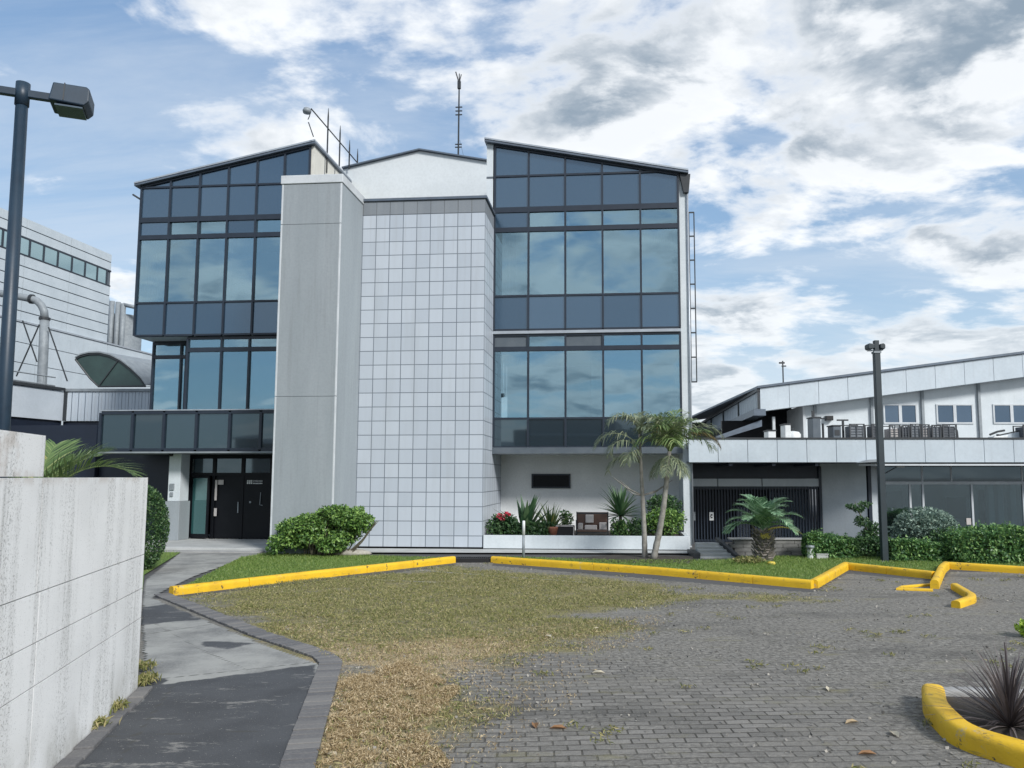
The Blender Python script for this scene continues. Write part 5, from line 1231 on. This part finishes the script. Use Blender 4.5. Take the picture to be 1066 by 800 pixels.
# equipment on the roof deck, each its own thing
Yd = Yf+1.6; zd = zf1-.1
def deckpt(a): return AT(a, 455, Yd).x
def cart(a, b_, ytop, label, mat='steel', slats=True, cat='cart', handle=True):
    x0_, x1_ = deckpt(a), deckpt(b_); zt_ = AT((a+b_)/2, ytop, Yd).z-zd; w_ = (x1_-x0_)/2
    t_ = thing('trolley', ((x0_+x1_)/2, Yd, zd), label, cat, 'trolleys parked on the roof deck')
    m = MB(); m.box(-w_,w_,-.28,.28,.12,.16)
    for sx in (-w_,w_-.03):
        for sy in (-.28,.25): m.box(sx,sx+.03,sy,sy+.03,.16,zt_)
    m.box(-w_,w_,-.28,-.25,zt_,zt_+.03).box(-w_,w_,.25,.28,zt_,zt_+.03); m.build('frame', M['darkmetal'], t_)
    m = MB(); k_ = max(3, int(w_*2/.15))
    for i in range(k_): x = -w_+.04+(2*w_-.08)*i/(k_-1); m.box(x-.012,x+.012,-.272,-.258,.2,zt_)
    for z in np.linspace(.24, zt_-.05, 5): m.box(-w_+.03,w_-.03,-.256,-.245,z-.008,z+.008)
    m.build('mesh_side', M['load_dark'], t_)
    m = MB(); m.box(-w_+.04,w_-.04,-.235,.22,.165,.165+(zt_-.165)*(.93 if mat != 'paper' else .8)); m.build('load', M[mat], t_, bevel=.02)
    for sx in (-w_+.08,w_-.08):
        for sy in (-.22,.22):
            m = MB(); m.tube([(sx,sy-.02,.07),(sx,sy+.02,.07)], .07, 10); m.build('wheel', M['black'], t_)
    return t_
def deckbox(a, b_, ytop, label, mat, name, cat, extra=None):
    x0_, x1_ = deckpt(a), deckpt(b_); zt_ = AT((a+b_)/2, ytop, Yd).z-zd; w_ = (x1_-x0_)/2
    t_ = thing(name, ((x0_+x1_)/2, Yd, zd), label, cat)
    m = MB(); m.box(-w_,w_,-.25,.25,0,zt_); m.build('body', M[mat], t_, bevel=.02)
    m = MB(); m.box(-w_-.02,w_+.02,-.27,.27,zt_+.003,zt_+.04); m.build('top', M['darkmetal'], t_)
    if extra:
        m = MB(); extra(m, w_, zt_); m.build('fittings', M['darkmetal'], t_)
    return t_
deckbox(797.5,805.5,449.5,'white cooler box at the left end of the roof deck','whitepaint','cooler_box','box')
deckbox(815,821,443,'upright white panel unit on the roof deck left of the round tank','whitepaint','panel_unit','machine')
q = deckpt(825); t = thing('pale_tank', (q,Yd,zd), 'pale rounded tank on the roof deck before the dark bay', 'tank')
m = MB(); hT = AT(825,449,Yd).z-zd; m.lathe([(.24,0),(.26,.05),(.26,hT*.75),(.2,hT*.93),(.05,hT)], 18); m.build('body', M['whitepaint'], t, smooth=True)
m = MB(); m.lathe([(.05,hT+.003),(.05,hT+.06),(.02,hT+.08)], 10); m.build('cap', M['darkmetal'], t)
deckbox(843.5,852,436,'tall grey cabinet with a stub flue on the roof deck','frame_grey','cabinet','cabinet', lambda m, w_, z: m.box(-.06,.02,-.03,.03,z+.04,z+.25).box(0,w_+.2,-.03,.03,z-.02,z+.02))
p = deckpt(857); t = thing('deck_post', (p,Yd,zd), 'thin upright post right of the tall grey cabinet', 'post')
m = MB(); hp = AT(857,441,Yd).z-zd; m.tube([(0,0,0),(0,0,hp)], .035, 8); m.build('pole', M['darkmetal'], t)
m = MB(); m.box(-.06,.06,-.06,.06,0,.03); m.build('foot', M['darkmetal'], t)
p = AT(862.5,435.7,Yw-.05); t = thing('wall_unit', (p.x,Yw,p.z), 'small black box fixed high on the hall wall', 'box')
m = MB(); m.box(-.14,.14,-.2,-.003,-.09,.09); m.build('body', M['darkmetal'], t, bevel=.01)
m = MB(); m.box(-.12,.12,-.21,-.202,-.07,.07); m.build('screen', M['black'], t)
deckbox(864.5,873,444.5,'dark generator unit on a low sled','frame_grey','generator','machine', lambda m, w_, z: m.box(-w_-.2,w_+.35,-.2,.2,.02,.14).box(-w_*.6,w_*.6,-.262,-.252,z*.5,z*.8))
p = deckpt(878); t = thing('tee_post', (p,Yd,zd), 'T-shaped dark post beside the generator', 'post')
m = MB(); hp = AT(878,438.5,Yd).z-zd; m.box(-.03,.03,-.03,.03,0,hp); m.build('pole', M['darkmetal'], t)
m = MB(); m.box(-.19,.17,-.03,.03,hp+.003,hp+.05); m.build('crossbar', M['darkmetal'], t)
cart(881,897,443,'grey mesh trolley nearest to the T-shaped post','load_grey')
cart(904,914.5,443,'narrow grey trolley just left of the lamp post','load_dark')
cart(922,934,444,'pale trolley just right of the lamp post','paper')
cart(935,943,444.5,'small trolley with a slanted dark load, second right of the lamp post','load_dark')
cart(944,955,443,'trolley with a tall grey load under the second hall window pair','load_grey')
cart(955.5,964,443.5,'trolley with pale load between the two hall windows','paper')
cart(966,976,444,'dark grey loaded trolley at the left edge of the middle hall window','load_grey')
cart(977,992,443.5,'wide grey trolley under the middle hall window with a hooped rail beside it','load_dark')
p = deckpt(995.5); t = thing('hoop_rail', (p,Yd,zd), 'bent dark hoop rail at the right end of the trolley row', 'rail')
m = MB(); hp = AT(995,446,Yd).z-zd; m.tube(roundpath([Vector((-.35,0,hp-.12)),Vector((.03,0,hp)),Vector((.06,0,0))], .12), .028, 8); m.build('rail', M['darkmetal'], t)
m = MB(); m.box(-.02,.14,-.07,.07,0,.03); m.build('foot', M['darkmetal'], t)
p = deckpt(1037); t = thing('push_barrow', (p,Yd,zd), 'white two-wheeled barrow tipped over on the deck near the right edge', 'barrow')
m = MB(); m.prism([(-.3,-.15,.08),(.2,-.15,.1),(.32,-.15,.3),(-.15,-.15,.26)], (0,.35,0)); m.build('tray', M['whitepaint'], t, bevel=.02)
m = MB(); m.tube([(-.2,0,.32),(.05,0,.42),(.28,0,.46)], .035, 8); m.build('handle', M['darkmetal'], t)
for xx in (-.28,.3):
    m = MB(); m.tube([(xx,-.2,.1),(xx,-.15,.1)], .1, 12); m.build('wheel', M['black'], t)
p = deckpt(1049); t = thing('tilted_board', (p,Yd,zd), 'pale tilted board in a dark stand right of the tipped barrow', 'board')
m = MB(); m.prism([(-.25,0,.05),(.4,0,.05),(.4,0,.42),(-.2,0,.3)], (0,.06,0)); m.build('board', M['white_panel'], t)
m = MB(); m.tube([(-.3,0,.3),(.45,0,.46)], .02, 6).box(-.34,-.28,-.04,.04,0,.34).box(-.44,-.4,-.04,.04,0,.28); m.build('stand', M['darkmetal'], t)
cart(1060,1080,444,'grey mesh trolley cut by the right edge of the photo','load_dark')

# terrace wall, steps in front of the gate
Yt = 20.75
a, b_ = AT(762,572,Yt).x, AT(851,572,Yt).x
t = thing('terrace_wall', (0,0,0), 'low grey coursed stone wall behind the stout palm', 'wall')
m = MB()
for j in range(4):
    xx = a+(.12 if j % 2 else 0)-.05
    while xx < b_-.05:
        w_ = random.uniform(.35,.6); m.box(xx+.004, min(xx+w_,b_)-.004, Yt+random.uniform(0,.012), Yt+.3, j*.105+.003, j*.105+.1, None, random.random()); xx += w_
m.build('stones', M['stone'], t, bevel=.008)
m = MB(); m.box(a-.05,b_+.02,Yt-.03,Yt+.34,.421,.46); m.build('coping', M['conc'], t, bevel=.008)
sa = AT(726,583,20.3).x; t = thing('steps', (0,0,0), 'five shallow pale steps up to the slatted gate', 'steps')
for j in range(5):
    f = j/4; yl, yr = 583-17*f, 583-17*f; Y = 20.05+.22*j; z = .07*j+.05
    x_0, x_1 = AT(729-1*j,575,Y).x, AT(766-2.6*j,575,Y).x
    m = MB(); m.box(x_0,x_1,Y,Y+.215,0,z); m.build('step', M['conc_lt'], t, bevel=.01)
m = MB(); m.prism([(AT(766,583,20.0).x,20.0,0),(AT(770,583,20.0).x,20.0,0),(AT(770,583,20.0).x,20.0,.1),(AT(766,583,20).x,20.0,.1)], (-.28,1.15,.36)); m.build('stringer', M['darkmetal'], t)
m = MB(); x = AT(722,575,20.2).x; m.box(x,x+.16,20.1,21.2,0,.14); m.build('side_block', M['darkmetal'], t)

# ------------------------------------------------------------------ left background
FB = thing('factory', tuple(AT(104.5,480,50)*1)[:2]+(0,), 'pale panelled factory block with a strip of windows, far left', 'building')
fo = AT(104.5,480,50); dirn = Vector((.1,1,0)).normalized(); nrm = Vector((dirn.y,-dirn.x,0))     # faces right
FB.rotation_euler.z = math.atan2(dirn.y, dirn.x)
def fl(pxx, py):                                          # photo -> along, height on the facade
    d = ray(pxx, py); o = Vector((fo.x,fo.y,0)); tt = (o-Vector((0,0,EYE))).dot(nrm)/d.dot(nrm); P = Vector((0,0,EYE))+d*tt
    return (P-o).dot(dirn), P.z
zT = fl(115,264.5)[1]; zWt, zWb = fl(112,281)[1], fl(112,297.5)[1]; zLow = fl(100,355.5)[1]
a0 = -24.0
m = MB(); m.box(a0,0,.04,14,zLow-.5,zT-.1); m.build('factory_block', M['frame_grey'], FB)
m = MB()
zr_ = [zLow]; 
hs_ = (zWb-zLow)/6
rows = [zLow+hs_*i for i in range(7)]; rows += [zWt, (zWt+zT)/2, zT]
cols_ = [a0, -18, -12, fl(74,300)[0], 0]
cols_ = [a0, fl(-20,250)[0], fl(27,250)[0], fl(73.5,270)[0], 0]
for i in range(len(rows)-1):
    if i == 6: continue
    for j in range(len(cols_)-1): m.box(cols_[j]+.02,cols_[j+1]-.02,0,.08,rows[i]+.03,rows[i+1]-.03)
m.build('cladding_panels', M['white_panel'], FB)
wm = MB(); wm.box(a0,0,-.02,.06,zWb-.02,zWb+.06).box(a0,0,-.02,.06,zWt-.08,zWt+.02)
us = [fl(x,290)[0] for x in (-60,-40,-20,0,14,29,44,59,74,88,101,111)]
for u in us: wm.box(u-.06,u+.06,-.02,.06,zWb+.06,zWt-.08)
wf = wm.build('window_strip', M['frame'], FB)
fg = glassm('factory_glass', .35, (.75,.95,.98), (.12,.2,.22), .05)
for a, b_ in zip(us[:-1], us[1:]):
    m = MB(); m.box(a+.06,b_-.06,.01,.03,zWb+.06,zWt-.08); m.build('pane', fg, wf)
m = MB(); m.box(a0,40,.0,16,0,zLow-.02); lh = m.build('hall_body', M['frame_grey'], FB)
m = MB(); rz_ = np.linspace(.5, zLow, 10)
for z0, z1 in zip(rz_[:-1], rz_[1:]):
    for a, b_ in ((a0,-12),(-12,-6),(-6,0),(0,6),(6,14),(14,24),(24,40)): m.box(a+.02,b_-.02,-.06,.0,z0+.02,z1-.02)
m.build('hall_cladding', M['white_panel'], FB)
m = MB(); m.box(a0,40,-.12,16,zLow,zLow+.1); m.build('hall_roof', M['roof_pale'], FB)
# silos on the lower roof
q = AT(125,360,58)
t = thing('silo', (q.x+.2,q.y,zLow-1), 'grey cylindrical silo with pipes behind the factory roof', 'silo')
zs_ = AT(125,330,58).z-(zLow-1); rs = (AT(142,345,58).x-AT(108,345,58).x)/2
m = MB(); m.lathe([(rs,0),(rs,zs_*.33),(rs*1.01,zs_*.335),(rs,zs_*.34),(rs,zs_*.66),(rs*1.01,zs_*.665),(rs,zs_*.67),(rs,zs_-.05),(rs*.97,zs_)], 32); m.build('tank', M['steel'], t, smooth=False)
m = MB(); 
for dx in (-.1,.35,.75): m.tube([(dx,-rs-.25,0),(dx,-rs-.25,zs_+.9-.3*abs(dx))], .18, 10)
m.tube([(.75,-rs-.25,zs_+.6),(1.9,-rs-.2,zs_+.35)], .15, 8); m.build('pipes', M['steel'], t, smooth=True)
m = MB()
for dx in (-1.6,-1.2,-.8): m.tube([(dx,-rs*.6,zs_),(dx,-rs*.6,zs_+1.2)], .04, 5)
m.tube([(-1.6,-rs*.6,zs_+1.2),(-.8,-rs*.6,zs_+1.2)], .04, 5).tube([(-1.6,-rs*.6,zs_+.6),(-.8,-rs*.6,zs_+.6)], .04, 5); m.build('guardrail', M['darkmetal'], t)
# metal shed
p1 = AT(68.5,405,32); p0 = AT(8,396.5,29.3); p2 = AT(160,405,32)
zt_ = p1.z; zb_ = AT(68.5,438.5,32).z
SH = thing('metal_shed', (p1.x,p1.y,0), 'pale corrugated metal shed left of the glass wings', 'shed')
def sh(pts, off, name, mat, **kw):
    m = MB(); m.prism([(p[0]-p1.x,p[1]-p1.y,p[2]) for p in pts], off); return m.build(name, mat, SH, **kw)
far = Vector((p1.x-(p1.x-p0.x)*4, p1.y-(p1.y-p0.y)*4, 0))
sh([(p1.x,p1.y,zb_),(p2.x+3,p2.y,zb_),(p2.x+3,p2.y,zt_-.12),(p1.x,p1.y,zt_-.12)], (0,.2,0), 'corrugated_front', M['corr'])
sh([(p1.x,p1.y,zb_),(far.x,far.y,zb_),(far.x,far.y,zt_-.12),(p1.x,p1.y,zt_-.12)], (-.2,.0,0), 'corrugated_side', pm('plain_sheet', (.5,.55,.6), (.44,.49,.54), 1, .5))
sh([(p1.x-.05,p1.y-.06,zt_-.117),(p2.x+3,p2.y-.06,zt_-.117),(p2.x+3,p2.y-.06,zt_),(p1.x-.05,p1.y-.06,zt_)], (0,6,0), 'gutter', M['steel'])
sh([(p1.x+.06,p1.y-.1,zt_-.1),(far.x+.06,far.y,zt_-.1),(far.x+.06,far.y,zt_+.02),(p1.x+.06,p1.y-.1,zt_+.02)], (-1,0,0), 'gutter', M['darkmetal'])
sh([(p1.x-.05,p1.y-.08,zb_),(p1.x+.1,p1.y-.08,zb_),(p1.x+.1,p1.y-.08,zt_-.13),(p1.x-.05,p1.y-.08,zt_-.13)], (0,.07,0), 'corner_trim', M['darkmetal'])
sh([(p1.x-.09,p1.y+.1,0),(p2.x+3,p2.y+.1,0),(p2.x+3,p2.y+.1,zb_-.005),(p1.x-.09,p1.y+.1,zb_-.005)], (0,.3,0), 'dark_base', M['navy'])
sh([(p1.x-.1,p1.y,0),(far.x-.1,far.y,0),(far.x-.1,far.y,zb_-.005),(p1.x-.1,p1.y,zb_-.005)], (-.3,0,0), 'dark_base', M['navy'])
m = MB()
for zz in (.35,.7):
    m.tube([(p1.x-p1.x-.6,.2,zt_+zz-.2),(far.x-p1.x-.6,far.y-p1.y,zt_+zz-.2)], .03, 5)
for f in (.05,.3,.55,.8): m.tube([(f*(far.x-p1.x)-.6,f*(far.y-p1.y)+.2,zt_-.1),(f*(far.x-p1.x)-.6,f*(far.y-p1.y)+.2,zt_+.5)], .03, 5)
m.build('roof_rail', M['steel'], SH)
# barrel skylight
Yv = 33.5
arc = [(79,374.5),(84,371.5),(93,369.2),(104,368.9),(115,371.5),(126,377),(137,385.5),(147,395),(152,402.5),(103,402.8),(94,394)]
pv = [AT(x,y,Yv) for x, y in arc]; c = pv[-2]
t = thing('vaulted_skylight', (c.x,c.y,c.z), 'dark green eye-shaped vaulted skylight on the shed roof', 'skylight')
m = MB(); m.prism([p-c for p in pv], (0,.05,0)); m.build('end_glazing', pm('green_glazing', (.035,.065,.06), (.028,.05,.048), 2, .3), t)
m = MB(); back = Vector((2.2,6,0)); out_ = [p-c for p in pv[:9]]
for a, b_ in zip(out_[:-1], out_[1:]):
    u_ = Vector((0,-.08,.06)); m.prism([a+u_, b_+u_, b_+u_+back, a+u_+back], (0,0,.06))
m.build('vault_roof', M['steel'], t)
m = MB(); m.tube([out_[0]*0+Vector((0,-.03,0)), Vector(AT(123,376,Yv)-c)+Vector((0,-.03,0))], .03, 5); m.build('glazing_bar', M['darkmetal'], t)
m = MB(); m.tube([p+Vector((0,-.03,0)) for p in out_]+[Vector((0,-.03,0)), pv[-1]-c+Vector((0,-.03,0)), out_[0]+Vector((0,-.03,0))], .04, 5); m.build('rim', M['darkmetal'], t)
# bent duct with stays
Yu = 32.6
q = AT(44,402,Yu)
t = thing('bent_duct', (q.x,q.y,q.z-.3), 'grey bent exhaust duct with crossed stays above the shed', 'duct')
path = [AT(x,y,Yu)-q+Vector((0,0,.3)) for x, y in ((-14,303.5),(15,308),(33,311.5))]
elb = [AT(x,y,Yu)-q+Vector((0,0,.3)) for x, y in ((33,311.5),(38.5,313.5),(43,318),(45.8,324),(46.5,332))]
low = [AT(x,y,Yu)-q+Vector((0,0,.3)) for x, y in ((46.5,332),(45.3,365),(43.5,400))]+[Vector((0,0,0))]
m = MB(); m.tube(path+elb[1:], .155, 14); m.build('elbow_pipe', M['steel'], t, smooth=True)
m = MB(); m.tube(low, .185, 14); m.build('riser_pipe', M['steel'], t, smooth=True)
m = MB(); m.tube([elb[0]-Vector((.05,0,0)), elb[0]+Vector((.06,0,-.01))], .21, 14).tube([low[0]+Vector((0,0,.05)), low[0]-Vector((0,0,.05))], .22, 14); m.build('flange', M['darkmetal'], t)
m = MB()
for a, b_ in (((23.5,334),(38.5,377)),((41,338),(17,392)),((50.5,341),(70,397))): m.tube([AT(*a,Yu-.2)-q+Vector((0,0,.3)), AT(*b_,Yu-.2)-q+Vector((0,0,.3))], .03, 5)
m.build('stay', M['darkmetal'], t)

# ------------------------------------------------------------------ what stands behind the viewer (seen mirrored in the glass)
t = thing('warehouse', (-6,-62,0), 'long dark warehouse behind the viewer, mirrored in the glass', 'building')
m = MB(); m.box(-45,30,0,18,0,6.2).box(-12,2,2,14,6.2,8.6); m.build('walls', pm('far_wall', (.1,.12,.13), (.08,.1,.11), .5, .8), t)
m = MB(); m.prism([(-46,-.6,6.2),(-46,18.6,6.2),(-46,9,7.3)], (77,0,0)); m.build('roof', M['roof'], t)
t = thing('twin_lamp_post', (11,-24,0), 'twin-armed lamp post behind the viewer, mirrored in the glass', 'street lamp')
m = MB(); m.tube([(0,0,0),(0,0,9.5)], [.12,.08], 10); m.build('pole', M['darkmetal'], t)
m = MB(); m.box(-1.3,1.3,-.06,.06,9.4,9.5).box(-1.5,-.9,-.2,.2,9.3,9.42).box(.9,1.5,-.2,.2,9.3,9.42).box(-1.1,1.1,-.05,.05,7.9,8.0); m.build('arms', M['darkmetal'], t)
m = MB()

# ------------------------------------------------------------------ sky, sun, camera
SUN_EL, SUN_AZ = rad(34), rad(142)                         # azimuth clockwise from +Y (to the right)
w = bpy.data.worlds.new('World'); sc.world = w; w.use_nodes = True; nt = w.node_tree; k = N(nt)
bg = nt.nodes['Background']; bg.inputs[1].default_value = .1
sky = k.n('ShaderNodeTexSky', sky_type='NISHITA'); sky.sun_disc = False; sky.sun_elevation = SUN_EL; sky.sun_rotation = SUN_AZ
sky.air_density = 1.0; sky.dust_density = .6; sky.ozone_density = 1.2
d = k.n('ShaderNodeTexCoord').outputs['Generated']
sx = k.n('ShaderNodeSeparateXYZ'); k.l(d, sx.inputs[0])
zz = k.math('ADD', k.math('MAXIMUM', sx.outputs[2], 0.0), .21)
pc = k.n('ShaderNodeCombineXYZ'); k.l(k.math('DIVIDE', sx.outputs[0], zz), pc.inputs[0]); k.l(k.math('DIVIDE', sx.outputs[1], zz), pc.inputs[1])
P_ = pc.outputs[0]
def dens(off):
    v = k.mapping(P_, (1,1.25,1), (0,0,.35), (off[0]+7.3, off[1]+2.2, 0.4))
    a = k.noise(v, .55, 2, .5, .2); b = k.noise(v, 2.7, 9, .56, .3); c_ = k.noise(v, 8.5, 6, .6, .2)
    return k.math('ADD', k.math('ADD', k.math('MULTIPLY', a, .42), k.math('MULTIPLY', b, .46)), k.math('MULTIPLY', c_, .12))
sdx, sdy = .03, .1                                         # towards the bright part of the sky
n0 = dens((0,0)); n1 = dens((sdx, sdy))
right = k.math('MULTIPLY', k.math('ADD', sx.outputs[0], .1), .11)     # more cloud to the right, clearer to the left
back = k.math('MULTIPLY', k.math('MINIMUM', sx.outputs[1], 0), -.03)
e0 = k.math('ADD', k.math('ADD', n0, right), back)
cov = k.step(e0, .45, .522)
lit = k.step(k.math("SUBTRACT", n0, n1), -.03, .055)
core = k.step(e0, .468, .575)
shade = k.math('MULTIPLY', core, k.math('SUBTRACT', 1.0, k.math('MULTIPLY', lit, .85)))
cc = k.mix(shade, (6.6,6.75,6.9), (1.8,2.3,2.85))
cc = k.mix(k.step(e0, .62, .74, 0, .5), cc, (3.0,3.5,4.0))
cir = k.step(k.noise(k.mapping(P_, (.5,2.2,1), (0,0,-.7)), .9, 9, .62, .8), .38, .7)
blue = k.mix(k.step(sx.outputs[2], .0, .6), (2.5,3.65,4.75), (1.45,2.4,3.95))
skyc = k.mix(.35, blue, k.mix(1.0, sky.outputs[0], (.9,1.0,1.05), 'MULTIPLY'))
c1 = k.mix(k.math("MULTIPLY", cir, .55), skyc, (4.4,4.9,5.5))
hzn = k.math('MULTIPLY', k.step(sx.outputs[2], .32, .0), k.step(sx.outputs[0], -.5, .5, .7, 1.5))
c2 = k.mix(k.math('MULTIPLY', cov, .96), c1, cc)
c2 = k.mix(k.math('MULTIPLY', hzn, .4), c2, (4.7,5.2,5.6))
k.l(c2, bg.inputs[0])
sl_ = bpy.data.lights.new('sun', 'SUN'); sl_.energy = 2.4; sl_.angle = rad(12); sl_.color = (1,.98,.955)
so = bpy.data.objects.new('sun', sl_); col.objects.link(so)
dv = Vector((math.sin(SUN_AZ)*math.cos(SUN_EL), math.cos(SUN_AZ)*math.cos(SUN_EL), math.sin(SUN_EL)))
so.rotation_euler = dv.to_track_quat('Z', 'Y').to_euler(); so.location = dv*60

cd = bpy.data.cameras.new('camera'); co = bpy.data.objects.new('camera', cd); col.objects.link(co)
co.location = (0,0,EYE); co.rotation_euler = (math.pi/2+PITCH, 0, 0)
cd.sensor_width = 36; cd.sensor_fit = 'HORIZONTAL'; cd.lens = 36*F/1066; cd.shift_x = (533-CX)/1066; cd.shift_y = (CY-400)/1066
cd.clip_start = .05; cd.clip_end = 3000
sc.camera = co
sc.view_settings.view_transform = 'Standard'; sc.view_settings.look = 'None'; sc.view_settings.gamma = 1
sc.view_settings.use_curve_mapping = False; sc.view_settings.exposure = 0.7
sc.cycles.use_denoising = True; sc.cycles.max_bounces = 6; sc.cycles.transparent_max_bounces = 8
